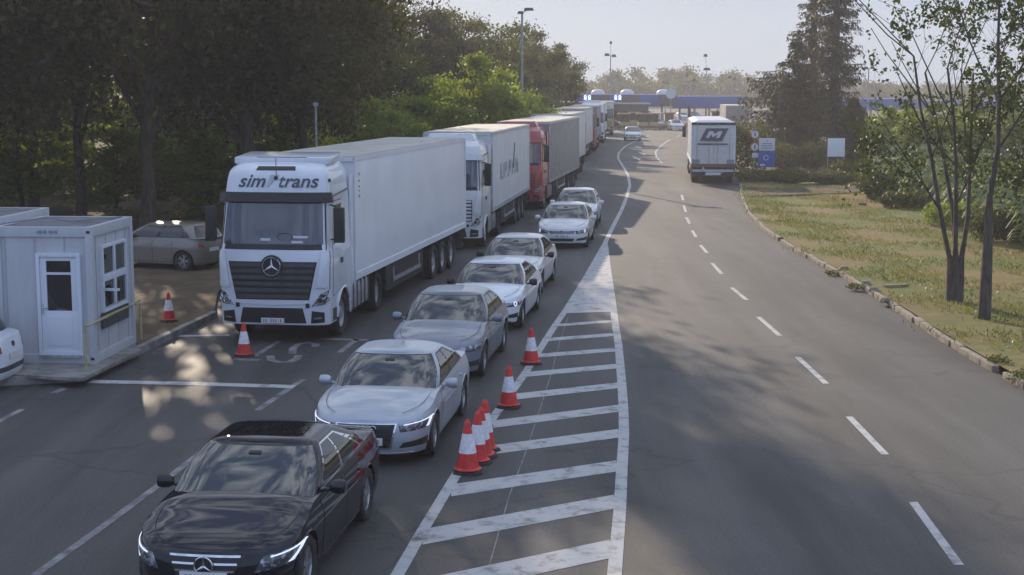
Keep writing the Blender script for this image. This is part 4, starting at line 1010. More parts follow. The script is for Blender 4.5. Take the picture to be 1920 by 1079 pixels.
def link(me, name, parent):
    o = bpy.data.objects.new(name, me); COL.objects.link(o); o.parent = parent; return o
def broad_tree(name, seed, h, cr, trunk, matn, nleaf, size, nclump=70, low=.22, droop=.3, clsz=.16, top=1.0):
    rs = np.random.RandomState(seed); rg = random.Random(seed); root = empty(name, (0, 0, 0))
    cz = h * (low + 1) / 2; rz = h * (1 - low) / 2
    cl = []
    while len(cl) < nclump:
        v = rs.normal(size=3); v /= np.linalg.norm(v); q = rs.rand() ** .4
        p = np.array([v[0] * cr * q, v[1] * cr * q, cz + v[2] * rz * q]); p[:2] *= 1 + .25 * math.sin(3 * math.atan2(v[1], v[0]) + seed) * 1
        cl.append(p)
    cl = np.array(cl); wgt = rs.rand(nclump) + .4; wgt /= wgt.sum()
    idx = rs.choice(nclump, nleaf, p=wgt); sg = h * clsz * (.35 + .5 * rs.rand(nclump))
    off = rs.normal(size=(nleaf, 3)) * (sg[idx] * .55)[:, None]; off[:, 2] *= .6; off[:, 2] -= np.abs(off[:, 2]) * .1
    C = cl[idx] + off
    C[:, 2] = np.maximum(C[:, 2], h * low * .45)
    mb = MB(); lean = rg.uniform(-.06, .06)
    tp = [(0, 0, -.1)] + [(lean * h * t + rg.uniform(-.1, .1), rg.uniform(-.1, .1), h * .8 * t) for t in (.12, .25, .4, .6, .8, 1)]
    tr_ = [trunk * 1.35, trunk, trunk * .9, trunk * .75, trunk * .5, trunk * .3, trunk * .08]
    mb.tube(tp, tr_, 9)
    for k in range(min(26, nclump)):
        t = rg.uniform(.22, .85); b = Vector((lean * h * t, 0, h * .8 * t)); e = Vector(cl[k]); m = b.lerp(e, .5) + Vector((0, 0, rg.uniform(-.05, .06) * h))
        r0 = trunk * (1 - t) * .55 + .02; mb.tube([b, m, e], [r0, r0 * .6, .015], 5, cap=False)
    mb.build('trunk', M['bark'], root, smooth=True)
    link(leaves(C, size, rs, matn=matn, droop=droop), 'crown', root)
    return root
def place(o, x, y, z, rz, s, label, cat, group, first):
    c = o if first else copy_tree(o)
    c.location = (x, y, z); c.rotation_euler = (0, 0, rz); c.scale = (s[0], s[0], s[1]) if isinstance(s, tuple) else (s, s, s)
    return tag(c, label, cat, group)
protoA = broad_tree('broadleaf_tree', 1, 14, 5.0, .32, 'leaf_dark', 26000, .24, 95, low=.16)
protoB = broad_tree('broadleaf_tree', 2, 12.5, 4.6, .28, 'leaf_dark', 24000, .23, 90, low=.2)
protoC = broad_tree('broadleaf_tree', 3, 12, 5.2, .28, 'leaf_mid', 22000, .27, 80, low=.1)
protoE = broad_tree('broadleaf_tree', 6, 13, 4.6, .2, 'leaf_dark', 11500, .23, 50, low=.14)
protoG = broad_tree('broadleaf_tree', 9, 17, 4.6, .2, 'leaf_dark', 18000, .25, 70, low=.62, clsz=.10)
protoD = broad_tree('broadleaf_tree', 5, 7, 3.2, .14, 'leaf_light', 15000, .23, 55, low=.03, droop=-.8)
GW = 'trees of the wood along the lorry line'
wood = [ # proto, X, Y, scale, label
 (3, -14.2, 57, 1.3, 'dark leafy tree with a bare trunk rising behind the parked silver hatchback'),
 (1, -10.7, 60, 1.28, 'dark tree with a slimmer trunk next to the one behind the hatchback'),
 (0, -22, 56, 1.3, 'dark dense tree rising behind the left cabin'),
 (1, -25.5, 60, 1.15, 'dark tree filling the top left corner of the photo'),
 (3, -21.5, 66, 1.1, 'dark tree set back above the cabin roofs'),
 (0, -12.8, 70, 1.12, 'dark tree standing over the first lorry roof'),
 (1, -9.8, 84, .9, 'dark tree over the middle of the first trailer'),
 (2, -10.5, 97, 1.0, 'mid green tree rising behind the light green bushes'),
 (1, -6.2, 108, .97, 'dark tree behind the tips of the light green bushes'),
 (2, -4.6, 117, .98, 'rounded green tree left of the lamp mast'),
 (2, -1.4, 131, .95, 'broad green tree behind the lamp mast'),
 (2, 1.6, 147, .93, 'dark green tree right of the lamp mast'),
 (2, 4.2, 166, .88, 'last green tree of the wood, lowest at its right end'),
 (4, -17.6, 60, 1.0, 'added tall high-crowned tree shading the near left asphalt, trunk between cabin and hatchback'),  # added to shade the near left asphalt; high crown lets lower sun rays pass
 (0, -8.9, 63, (.70, 1.26), 'added tall narrow tree shading the near road, right above the first lorry cab'),  # extra tree, kept narrow so it shades the near road only
 (1, -18.8, 51, 1.25, 'added dark tree shading the near left ground, close behind the left cabins'),  # put in to block sun from the near left ground
 (0, -31, 72, 1.2, 'dark tree deep in the wood at the far left'),
 (2, -21, 84, 1.15, 'paler tree glimpsed between the dark trunks at the left'),
 (1, -14, 115, 1.1, 'tree crown deep behind the second lorry'),
 (2, -5, 138, .97, 'tree crown deep behind the red lorry')]
pr3 = [protoA, protoB, protoC, protoE, protoG]; used = set()
for i, (k, x, y, s, lb) in enumerate(wood):
    place(pr3[k], x, y, .1, i * 1.7, s, lb, 'tree', GW, k not in used); used.add(k)
GB = 'light green bushes in front of the wood'
bush = [(-2.6, 87, (1.05, 1.08), 'big rounded light green bush with spiky top behind the second lorry'), (-.3, 95, (.95, .93), 'yellow-green bush left of the lamp mast behind the red lorry'),
        (-6.8, 78, (.95, .72), 'yellow-green bush glimpsed above the first trailer roof'), (-5.4, 92, (1.1, .9), 'darker green bush between the two light ones'), (1.3, 110, (.9, .72), 'green bush behind the grey curtain trailer'),
        (-12.9, 63, (.8, .5), 'sunlit low bush between the trunks behind the hatchback'), (-16.8, 62, (.8, .55), 'sunlit bush left of the bare trunk behind the cabin'), (-9.6, 65, (.9, .62), 'bright bush showing left of the first lorry cab'), (-22, 66, (.9, .6), 'low bush behind the left cabin'), (3.5, 142, (.9, .6), 'low green bush behind the far lorries'),
        (-30, 92, (1.8, 1.2), 'wide dim bush deep in the wood, farthest left'), (-21, 96, (1.8, 1.15), 'wide dim bush deep in the wood above the cabins'), (-13.5, 98, (1.7, 1.1), 'wide dim bush deep in the wood behind the hatchback'), (-38, 88, (1.8, 1.3), 'wide dim bush deep in the wood beyond the corner tree'), (-26, 75, (1.5, .8), 'wide dim low bush between the dark trunks at the left'), (-18, 78, (1.3, .8), 'sunlit wide bush seen between the dark trunks')]
for i, (x, y, s, lb) in enumerate(bush): place(protoD, x, y, .1, i * 2.1, s, lb, 'bush', GB, i == 0)
# conifers on the right
def conifer(seed, h, r, nwh, base, matn='needle', per=7, size=.24, shape=None):
    rs = np.random.RandomState(seed); rg = random.Random(seed); root = empty('spruce_tree', (0, 0, 0)); mb = MB()
    mb.tube([(0, 0, -.1), (.05, 0, h * .5), (0, 0, h)], [h * .018 + .05, h * .011, .02], 8); C = []; D = []
    for w in range(nwh):
        t = w / (nwh - 1); z = base + (h - base - .2) * t; ln = r * shape(t) * 1.0
        for k in range(per):
            a = rg.uniform(0, 6.28); l_ = ln * rg.uniform(.6, 1.15); 
            if l_ < .25: l_ = .25
            d = Vector((math.cos(a), math.sin(a), 0)); sag = rg.uniform(.14, .3); zz = z + rg.uniform(-.25, .25)
            pts = [Vector((0, 0, zz)), d * l_ * .5 + Vector((0, 0, zz - sag * l_ * .5)), d * l_ + Vector((0, 0, zz - sag * l_ * .45))]
            mb.tube(pts, [.035, .02, .008], 4, cap=False)
            m = int(60 * l_ / 1.2) + 12
            for q in range(m):
                u = rg.uniform(.12, 1.02); p = pts[0].lerp(pts[1], u * 2) if u < .5 else pts[1].lerp(pts[2], u * 2 - 1)
                side = rg.uniform(-1, 1) * .35 * l_ * (1.1 - u) * .6; hang = rg.random() ** 1.5 * .55 * min(1, l_ / 2)
                pp_ = p + Vector((-d.y, d.x, 0)) * side - Vector((0, 0, hang)); C.append(pp_); D.append(d * .5 + Vector((-d.y, d.x, 0)) * (1 if side > 0 else -1) * .4 + Vector((0, 0, -.75)))
    mb.build('trunk', M['bark'], root, smooth=True)
    link(leaves(np.array([tuple(c) for c in C]), size, rs, asp=.28, matn=matn, dirs=np.array([tuple(c) for c in D])), 'crown', root)
    return root
c1 = conifer(11, 23, 2.35, 46, 1.3, shape=lambda t: 1.12 * (1 - t) ** .62 + .05)
c1.location = PY(1560, 290, 112).xy.to_3d(); c1.location.z = .1; tag(c1, 'tall dark spruce whose top leaves the frame', 'conifer', 'spruces beside the road')
c2 = conifer(12, 9.6, 2.6, 18, 1.5, shape=lambda t: 1.1 * (1 - t) ** .6 + .05)
c2.location = PY(1492, 290, 108).xy.to_3d(); c2.location.z = .1; tag(c2, 'shorter brownish spruce in front and left of the tall one', 'conifer', 'spruces beside the road')
c3 = conifer(14, 7.4, 4.3, 11, 1.6, per=8, shape=lambda t: 1.0 * (1 - t) ** .35 + .1)
c3.location = PY(1463, 290, 110).xy.to_3d(); c3.location.z = .1; tag(c3, 'broad low spruce with branches reaching left over the road edge', 'conifer', 'spruces beside the road')
c4 = conifer(15, 21, 2.3, 38, 2.5, shape=lambda t: 1.0 * (1 - t) ** .6 + .05)
c4.location = PY(1519, 290, 117).xy.to_3d(); c4.location.z = .1; tag(c4, 'tall spruce immediately left of the tallest one', 'conifer', 'spruces beside the road')
def thuja(x, y, h, r, lb, seed):
    rs = np.random.RandomState(seed); root = empty('thuja', (x, y, .1), 0, lb, 'conifer', 'columnar thujas'); n = int(2600 * h * r)
    t = rs.rand(n) ** .9; a = rs.rand(n) * 6.283; rad = r * np.minimum(1, (1 - t) * 2.2) ** .6 * (.55 + .45 * rs.rand(n) ** .4) * (1 + .12 * np.sin(a * 3 + t * 9))
    C = np.stack([rad * np.cos(a), rad * np.sin(a), .1 + t * h], 1); D = np.stack([np.cos(a) * .3, np.sin(a) * .3, np.ones(n)], 1)
    link(leaves(C, .22, rs, asp=.4, matn='leaf_dark', dirs=D), 'crown', root); MB().tube([(0, 0, 0), (0, 0, h * .8)], [.12, .03], 6).build('trunk', M['bark'], root)
p_ = PY(1597, 300, 104); thuja(p_.x, 104, 4.7, 1.0, 'dark columnar thuja right of the spruces by the white board', 3)
p_ = PY(1612, 300, 140); thuja(p_.x, 140, 3.6, .9, 'small thuja farther back, right of the columnar one', 4)
p_ = PY(1703, 300, 150); thuja(p_.x, 150, 3.8, 1.0, 'pointed dark thuja in front of the blue canopy at right', 5)
# sparse young trees in the foreground right
def sparse_tree(seed, loc, stems, h, spread, trunk, fork, label, nleafmul=1.):
    rs = np.random.RandomState(seed); rg = random.Random(seed); root = empty('young_tree', loc, 0, label, 'tree', 'sparse young trees on the verge'); mb = MB(); C = []; r2 = random.Random(seed + 100)
    def grow(p, d, ln, r, depth):
        pts = [p]; n = 4; q = p.copy(); dd = d.copy()
        for i in range(n):
            dd = (dd + Vector((rg.uniform(-.12, .12), rg.uniform(-.12, .12), .09))).normalized(); q = q + dd * ln / n; pts.append(q.copy())
        mb.tube(pts, [r * (1 - .6 * i / n) for i in range(n + 1)], 6 if depth < 2 else 4, cap=False)
        if depth >= 1 and r2.random() < .93:
            for k in range(int((3 if depth == 1 else 5) * nleafmul)):
                if r2.random() < .25: continue
                a = pts[r2.randint(1, n)] if depth < 4 else pts[-1]
                if a.z > h * .62 and r2.random() < .35: continue
                for rep in range(5 if 1.7 < a.z < h * .55 else 0):
                    nn = r2.randint(4, 9); C.append(np.array(a)[None, :] + rs.normal(size=(nn, 3)) * .1 + rs.normal(size=3) * .34)
                nn = r2.randint(4, 10); cc = np.array(a)[None, :] + rs.normal(size=(nn, 3)) * (.075, .075, .065) + rs.normal(size=3) * .09; C.append(cc)
        if depth >= 4 or ln < .25 or math.hypot(pts[-1].x, pts[-1].y) > 2.5: return
        for k in range(rg.choice((3, 4, 4)) if depth < 3 else 2):
            t = rg.randint(1, n); a = rg.uniform(0, 6.28); tilt = rg.uniform(.45, .95) if depth else rg.uniform(.5, .8)
            v = dd.orthogonal().normalized(); v.rotate(Matrix.Rotation(a, 3, dd)); nd_ = (dd * math.cos(tilt) + v * math.sin(tilt)).normalized()
            grow(pts[t], nd_, ln * rg.uniform(.5, .70), r * .5 * (1 - .1 * t), depth + 1)
    for (dx, dy, tl) in stems: 
        b = Vector((dx * .08, dy * .08, -.1)); k = Vector((dx * .16, dy * .16, fork)); mb.tube([b, (b + k) / 2 + Vector((.01, 0, 0)), k], [trunk * 1.3, trunk, trunk * .62], 10)
        grow(k - Vector((0, 0, .12)), Vector((dx * spread, dy * spread, 1)).normalized(), (h - fork) * tl, trunk * .56, 0)
    mb.build('trunk', M['bark'], root, smooth=True); C = np.concatenate(C)
    link(leaves(C, .11, rs, asp=.65, matn='leaf_sparse', droop=.3), 'crown', root); return root
sparse_tree(21, P(1790, 566, .125), [(-1, .1, .86), (-.35, -.6, .8), (.2, .7, .8), (.75, -.1, .78)], 7.4, .17, .12, 1.2, 'forked young tree with twin trunk, left of the pair on the verge', 1.15)
sparse_tree(22, P(1845, 597, .125), [(.03, 0, .75)], 9.2, .1, .125, 3.0, 'slim young tree with one straight trunk, right of the pair', 1.0)
sparse_tree(27, P(1845, 597, .125) + Vector((2.3, 2.6, 0)), [(.05, 0, .75)], 6.5, .2, .10, 1.4, 'young leafy tree leaning in from the right edge', 1.0)
# low plants: shrubs of the crop edge and the crop
def blob(name, x, y, z, rx, ry, h, n, size, matn, label, cat, group, seed, droop=0, kind=None):
    rs = np.random.RandomState(seed); v = rs.normal(size=(n, 3)); v /= np.linalg.norm(v, axis=1)[:, None]; q = rs.rand(n, 1) ** .35
    v = v * q * (1 + .18 * np.sin(v[:, :1] * 7 + seed)); C = v * (rx, ry, h / 2) + (0, 0, h / 2); C[:, 2] = np.maximum(C[:, 2], .02)
    o = link(leaves(C, size, rs, matn=matn, droop=droop), name, None); o.location = (x, y, z); return tag(o, label, cat, group, kind)
def crop():
    rs = np.random.RandomState(31); V = []; F = []; n = 0
    near = [P(1640, 372), P(1700, 388), P(1790, 410), P(1920, 470), P(2300, 600)]
    for i in range(2600):
        t = rs.rand() ** 1.0 * (len(near) - 1); k = min(int(t), len(near) - 2); b = near[k].lerp(near[k + 1], t - k)
        dpt = rs.rand() ** 1.3 * 46; x = b.x + dpt * .3 + rs.normal() * .3; y = b.y + dpt + rs.normal() * .3
        h = 1.1 + rs.rand() * .5; a0 = rs.rand() * 3.14
        for j in range(7):
            a = a0 + (3.14 if j % 2 else 0) + rs.normal() * .35; z0 = h * (.2 + .11 * j); L_ = .5 + .3 * rs.rand(); w = .045 + .02 * rs.rand(); dx, dy = math.cos(a), math.sin(a)
            pr = [(0, 0), (.35 * L_, .28 * L_), (.75 * L_, .22 * L_), (1.0 * L_, -.15 * L_)]
            for m, (u, v) in enumerate(pr):
                ww = w * (1.2, 1.3, 1, .15)[m]
                V.append((x + dx * u - dy * ww, y + dy * u + dx * ww, .1 + z0 + v)); V.append((x + dx * u + dy * ww, y + dy * u - dx * ww, .1 + z0 + v))
            for m in range(3): F.append((n + 2 * m, n + 2 * m + 1, n + 2 * m + 3, n + 2 * m + 2))
            n += 8
    o = link(np_mesh('maize_crop', np.array(V), np.array(F), 'crop'), 'maize_crop', None); tag(o, 'pale green maize crop beyond the grass at the right', 'crop', None, 'stuff')
crop()
q = P(1645, 376, .1); blob('shrub', q.x, q.y, .1, 1.1, .9, 1.5, 3500, .13, 'leaf_mid', 'dark rounded shrub at the near left corner of the maize', 'shrub', None, 41)
q = P(1690, 392, .1); blob('shrub', q.x, q.y, .1, 1.3, .7, .8, 2500, .12, 'leaf_mid', 'low green shrub right of the rounded one under the maize', 'shrub', None, 42)
q = P(1880, 455, .1); blob('shrub', q.x, q.y, .1, 1.4, .8, 1.3, 3500, .12, 'leaf_mid', 'green shrub below the maize by the right edge', 'shrub', None, 43)
q = P(1800, 425, .1); blob('shrub', q.x, q.y, .1, 1.6, .8, 1.0, 3500, .12, 'leaf_light', 'light green shrub behind the forked young tree', 'shrub', None, 44)
GH = 'shrubs on the bank under the spruces'
for i, (x, y, rx, h, mt, lb) in enumerate([(1402, 335, 2.0, 3.6, 'leaf_mid', 'tall rounded shrub right of the departing lorry'), (1470, 343, 2.8, .8, 'leaf_mid', 'low hedge below the blue sign'), (1560, 345, 2.8, .75, 'leaf_mid', 'low hedge below the white board'),
        (1480, 318, 2.4, 1.7, 'weed', 'dry yellowish shrub behind the blue sign'), (1535, 318, 2.0, 1.8, 'weed', 'straw coloured bush left of the white board'), (1600, 330, 1.8, 1.0, 'leaf_mid', 'small green bush right of the white board')]):
    q = P(x, y, .1); blob('shrub', q.x, q.y, .1, rx, 1.4, h, int(2200 * rx), .16, mt, lb, 'shrub', GH, 50 + i)
# trees and hedges behind the young trees
GR = 'background trees at right'
for i, (x, Y, h, mt, lb) in enumerate([(1650, 118, 4.2, 0, 'light green tree behind the crop left part'), (1745, 112, 4.6, 0, 'light green tree in the gap left of the forked tree'), (1830, 120, 4.8, 0, 'light green tree straight behind the slim trunk'), (1900, 110, 4.6, 0, 'light green tree at the right edge background')]):
    q = PY(x, 300, Y); place(protoD, q.x, Y, 0, i * 1.3, (.9, h / 7), lb, 'tree', GR, False)
# distant wood on the horizon
protoF = broad_tree('distant_tree', 8, 9, 7.5, .3, 'leaf_mid', 5000, .75, 40, low=.0, clsz=.3)
GF = 'round-topped trees on the horizon beyond the checkpoint'
fl = [(1060, 10), (1100, 8), (1130, 9), (1180, 11), (1212, 9), (1250, 11), (1275, 11.5), (1305, 9), (1335, 9.5), (1365, 10.5), (1400, 9), (1440, 9), (1480, 8.5), (1530, 8), (1580, 8), (1620, 8.5), (1660, 8), (1700, 7.8), (1745, 8), (1790, 7.6), (1840, 8), (1890, 8), (1935, 8)]
for i, (x, h) in enumerate(fl):
    Y = 430 + (i * 37 % 50); q = PY(x, 200, Y); s = h / 9 * (1.04 if x < 1420 else .93); place(protoF, q.x, Y, 0, i * 1.9, (s * .95, s), 'round-topped distant tree on the horizon beyond the checkpoint', 'tree', GF, i == 0)
for i in range(22):
    x = 1020 + i * 44; Y = 480; q = PY(x, 200, Y); place(protoF, q.x, Y, 0, i * 2.3, (1.2, .72), 'round-topped distant tree on the horizon beyond the checkpoint', 'tree', GF, False)
# grass tufts
def tufts():
    rs = np.random.RandomState(77); C = []
    pts = [p for p in VP if 20 < p.y < 84]
    while len(C) < 60000:
        p = pts[rs.randint(len(pts))]; w = rs.rand() ** 1.2 * 13 + .2; C.append((p.x + w + rs.normal() * .3, p.y + rs.normal() * .8, .16 + rs.rand() * .03))
    C = np.array(C); ncl = np.sin(C[:, 0] * 1.7) + np.sin(C[:, 1] * 1.1 + C[:, 0]) + rs.normal(size=len(C)) * .6; C = C[ncl > -.2]
    D = np.tile(np.array([[0, 0, 1.]]), (len(C), 1)) + rs.normal(size=(len(C), 3)) * .45
    o = link(leaves(C, .11, rs, asp=.3, matn='grass_blade', dirs=D), 'grass', None); tag(o, 'patchy dry grass tufts on the verge', 'grass', None, 'stuff')
tufts()
# kerb weeds and stones
for i, (x, y, h) in enumerate([(1597, 545, .18), (1555, 517, .14), (1860, 690, .25), (1905, 722, .3)]):
    q = P(x, y); blob('weed', q.x + .12, q.y, .02, .3, .25, h, 200, .07, 'leaf_mid', ['small weed tuft on the kerb, middle of the bend', 'tiny weed tuft on the kerb, farthest up the road', 'green weed tuft at the kerb near the right edge', 'largest weed clump at the kerb in the right corner'][i], 'weed', 'weeds in the kerb joints', 60 + i)
for i, (x, y) in enumerate([(1609, 533), (1625, 545), (1570, 505), (1645, 565)]):
    q = P(x, y, .12); r_ = random.Random(i); m_ = MB().lathe([(.001, .1), (.1, .08), (.15, .0), (.12, -.05)], (0, 0, 0), 'Z', 7); m_.v = [(v[0] * r_.uniform(.8, 1.3) + q.x + .2, v[1] * r_.uniform(.8, 1.2) + q.y, v[2] + .13) for v in m_.v]
    tag(m_.build('stone', M['stone'], smooth=True), ['loose kerb stone, second from the top of the bend', 'loose kerb stone beside the low weed tuft', 'loose kerb stone highest up the bend', 'loose kerb stone lowest of the four'][i], 'stone', 'loose stones along the kerb')
q = P(1680, 538, .13); tag(MB().box((q.x, q.y, .17), (.75, .12, .05), rz=R(18)).build('plank', M['kerb'], bevel=.01), 'pale plank lying on the dry grass near the kerb', 'plank')
q = P(1617, 385, .13); tag(MB().box((q.x, q.y, .18), (.35, .2, .1), rz=R(5)).build('debris', M['dark_metal'], bevel=.03), 'dark lump of debris on the grass by the maize', 'debris')
# crown leaves cut away along sun rays so light patches land at set spots
def cut_sun_shafts(spots):
    bpy.context.view_layer.update()
    s = np.array(sd); e1 = np.array((s[1], -s[0], 0)); e1 /= np.linalg.norm(e1); e2 = np.cross(s, e1)
    for o in [q for q in bpy.data.objects if q.name.startswith('crown') and q.parent and ('broadleaf' in q.parent.name)]:
        t = o.matrix_world.translation
        if t.x > 0 or t.y > 110: continue
        me = o.data; n = len(me.vertices); V = np.empty(n * 3, np.float32); me.vertices.foreach_get('co', V); V = V.reshape(-1, 3)
        Mw = np.array(o.matrix_world); Wv = V @ Mw[:3, :3].T + Mw[:3, 3]; C = Wv.reshape(-1, 4, 3).mean(1); kill = np.zeros(len(C), bool)
        for i, (px, py, r) in enumerate(spots):
            g = np.array(P(px, py)); d = C - g; a, b = d @ e1, d @ e2; th = np.arctan2(b, a); rr = r * 1.28 * (.85 + .3 * np.sin(3 * th + i) + .2 * np.sin(7 * th + 2 * i))
            kill |= (np.hypot(a, b) < rr) & (d @ s > 0)
        if not kill.any(): continue
        keep = V.reshape(-1, 4, 3)[~kill]
        o.data = np_mesh('crown', keep.reshape(-1, 3), np.arange(len(keep) * 4).reshape(-1, 4), me.materials[0].name if me.materials[0].name in M else 'leaf_dark')
cut_sun_shafts([(352, 640, .42), (392, 622, .26), (345, 672, .30), (398, 668, .26), (372, 700, .34), (362, 735, .26), (285, 748, .36), (268, 572, .55), (300, 600, .45), (345, 590, .35), (330, 562, .5), (385, 580, .4), (430, 612, .3),
           (290, 716, .16), (420, 745, .14), (455, 750, .16), (262, 800, .13), (300, 812, .15), (405, 790, .12), (250, 600, .4), (318, 640, .22)])
# ------------------------------------------------------------------ SIGNS, MASTS, CHECKPOINT
def post(r, h, rad=.03, x=0, y=0, m='pole'): return MB().tube([(x, y, 0), (x, y, h)], rad, 8).build('post', M[m], r)
b = P(1436, 338, .1)
s = empty('road_sign', b, R(4), 'white and blue information board on a post beside the spruces', 'sign')
post(s, 2.2, x=-.35); post(s, 2.2, x=.35)
MB().box((0, -.06, 2.15), (.98, .05, .75)).build('white_panel', M['sign_white'], s, bevel=.01); MB().box((0, -.06, 1.25), (1.02, .05, .95)).build('blue_panel', M['sign_blue'], s, bevel=.01)
m_ = MB(); [m_.box((0, -.092, z), (w, .01, .05)) for z, w in ((2.36, .12), (2.2, .6), (2.08, .7), (1.94, .66))]; m_.build('lettering', M['faded_text'], s)
m_ = MB(); m_.torus((-.05, -.095, 1.35), .14, .02, Matrix(((1, 0, 0), (0, 0, 1), (0, 1, 0)))); m_.box((-.25, -.092, .92), (.3, .01, .1)); m_.build('symbol', M['sign_white'], s)
b = P(1413, 338, .1)
s = empty('road_sign', b, R(6), 'two round red-rimmed signs on one post left of the blue board', 'sign')
post(s, 3.1, x=0)
for i, z in enumerate((2.75, 2.0)):
    d = MB().lathe([(.001, -.02), (.29, -.02), (.29, .02), (.001, .02)], (0, -.06, z), 'Y', 28).build('disc', M['sign_red'], s)
    MB().lathe([(.001, -.01), (.22, -.01), (.22, .01)], (0, -.088, z), 'Y', 24).build('face', M['sign_white'], d)
    MB().box((0, -.102, z), (.07, .01, .26)).build('symbol', M['ink'], d)
MB().box((.05, -.06, 1.5), (.4, .03, .28)).build('plate', M['sign_white'], s)
b = P(1566, 327, .1)
s = empty('notice_board', b, R(3), 'blank white board on two posts in front of the thuja', 'sign')
for x in (-.52, .52): post(s, 2.2, .035, x=x)
MB().box((0, -.05, 1.72), (1.12, .05, 1.18)).build('board', M['trailer_white'], s, bevel=.01); MB().box((0, 0.02, 1.7), (1.2, .05, 1.28)).build('frame', M['dark_metal'], s)
# lamp masts
def mast(px, top, Y, heads, lb, base=0):
    t = PY(px, top, Y); h = t.z; r = empty('lamp_mast', (t.x, Y, base), 0, lb, 'lamp mast', 'lamp masts')
    MB().tube([(0, 0, 0), (0, 0, h * .5), (0, 0, h)], [.13, .1, .07], 10).build('mast', M['pole'], r, smooth=True)
    for dx, dz, w in heads:
        k = Y / 2760; a = MB().tube([(0, 0, h - .1 + dz * 0), (dx * k, 0, h + dz * k)], .035, 6).build('arm', M['pole'], r)
        MB().box((dx * k, -.1, h + dz * k), (w * k, .4, 5 * k), taper=.7).build('lamp_head', M['dark_metal'], r, bevel=.03)
    return r
mast(979, 22, 100, [(-3, -2, 12), (12, 4, 20)], 'tall grey lamp mast rising in front of the wood')
mast(1145, 103, 225, [(-7, 0, 10), (6, -2, 9), (0, 22, 5)], 'lamp mast with two heads above the blue canopy, left')
mast(1325, 130, 235, [(0, 0, 14), (-3, 25, 8)], 'lamp mast above the departing lorry')
mast(1295, 150, 240, [(-8, 8, 5), (6, 0, 5)], 'thin pole with small crossarms left of the departing lorry')
mast(1157, 144, 300, [(0, 0, 8)], 'small distant lamp mast right of the two-headed one')
mast(1374, 146, 280, [(-6, 1, 8), (3, -2, 7)], 'distant lamp mast left of the spruces')
mast(1248, 154, 330, [(-4, 0, 6), (3, -2, 6)], 'small distant lamp mast over the middle of the canopy')
mast(1629, 128, 200, [(-6, 0, 9), (6, 1, 9)], 'lamp mast right of the spruces')
mast(1597, 152, 260, [(0, 0, 7)], 'small distant lamp mast touching the spruce edge')
b = P(1291, 262); r = empty('barrier_post', b, 0, 'dark post with a swing arm left of the departing lorry', 'post')
MB().tube([(0, 0, 0), (0, 0, 3.6)], .14, 8).build('post', M['dark_metal'], r); MB().box((0, 0, 1.2), (.5, .4, 1.4)).build('control_box', M['brown_roof'], r, bevel=.03)
MB().tube([(0, -.2, 1.4), (-1.3, -.4, .1)], .05, 6).build('arm', M['yellow'], r)
# blue canopies of the checkpoint
Yc = 222
def canopy(x0, x1, yt, yb, Y, lb, dep=16, posts=5):
    a, b_ = PY(x0, yt, Y), PY(x1, yt, Y); c = PY(x0, yb, Y); r = empty('canopy', ((a.x + b_.x) / 2, Y, 0), 0, lb, 'canopy', 'blue canopies of the checkpoint'); w = b_.x - a.x; hz = a.z - c.z
    MB().box((0, dep / 2, (a.z + c.z) / 2), (w, dep, hz)).build('fascia', M['canopy_blue'], r, bevel=.03); MB().box((0, dep / 2, c.z - .04), (w - .6, dep - .6, .08)).build('soffit', M['plastic'], r)
    for i in range(posts):
        x = -w / 2 + w * (i + .5) / posts
        MB().box((x, 1.0, c.z / 2), (.3, .3, c.z)).build('column', M['pole'], r)
    return r, a.z, w
cn, z1, w1 = canopy(1070, 1262, 178, 199, 222, 'bright blue canopy with lit lane signs behind the far lorries')
for x, t in ((1103, 'A1'), (1160, '12 km')):
    q = PY(x, 183, 222 - .2); gx = q.x - cn.location.x
    for k_ in range(2 if x == 1103 else 3):
        mm2 = MB().torus((gx - .45 + k_ * .62, -.22, q.z + .12), .16, .07, FACE, 10, 4).box((gx - .45 + k_ * .62, -.22, q.z - .22), (.42, .08, .3)); mm2.build('lit_sign', M['screen'], cn)
canopy(1262, 1402, 181, 203, 230, 'paler blue canopy right part above the white lorry')
canopy(1586, 1720, 186, 206, 235, 'blue canopy glimpsed between the thuja and young trees', posts=4)
canopy(1720, 1960, 190, 207, 250, 'farther blue canopy behind the young trees', posts=4)
for i, (x, lb) in enumerate(((1122, 'white roof dome on the blue canopy, leftmost'), (1177, 'white roof dome on the blue canopy, middle'), (1245, 'white roof dome on the blue canopy, rightmost'))):
    q = PY(x, 180, 228); r = MB().lathe([(1.1, -.1), (1.1, .1), (1.0, .45), (.7, .7), (.35, .82), (.001, .86)], (q.x, q.y + 1, z1 - .02), 'Z', 16)
    MB().box((q.x - cn.location.x, -.2, z1 - .75), (2.6, .3, 1.5)).build('sign_panel', M['wall_dark'], cn)
    tag(r.build('roof_dome', M['sign_white'], smooth=True), lb, 'dome', 'white domes on the canopy roof')
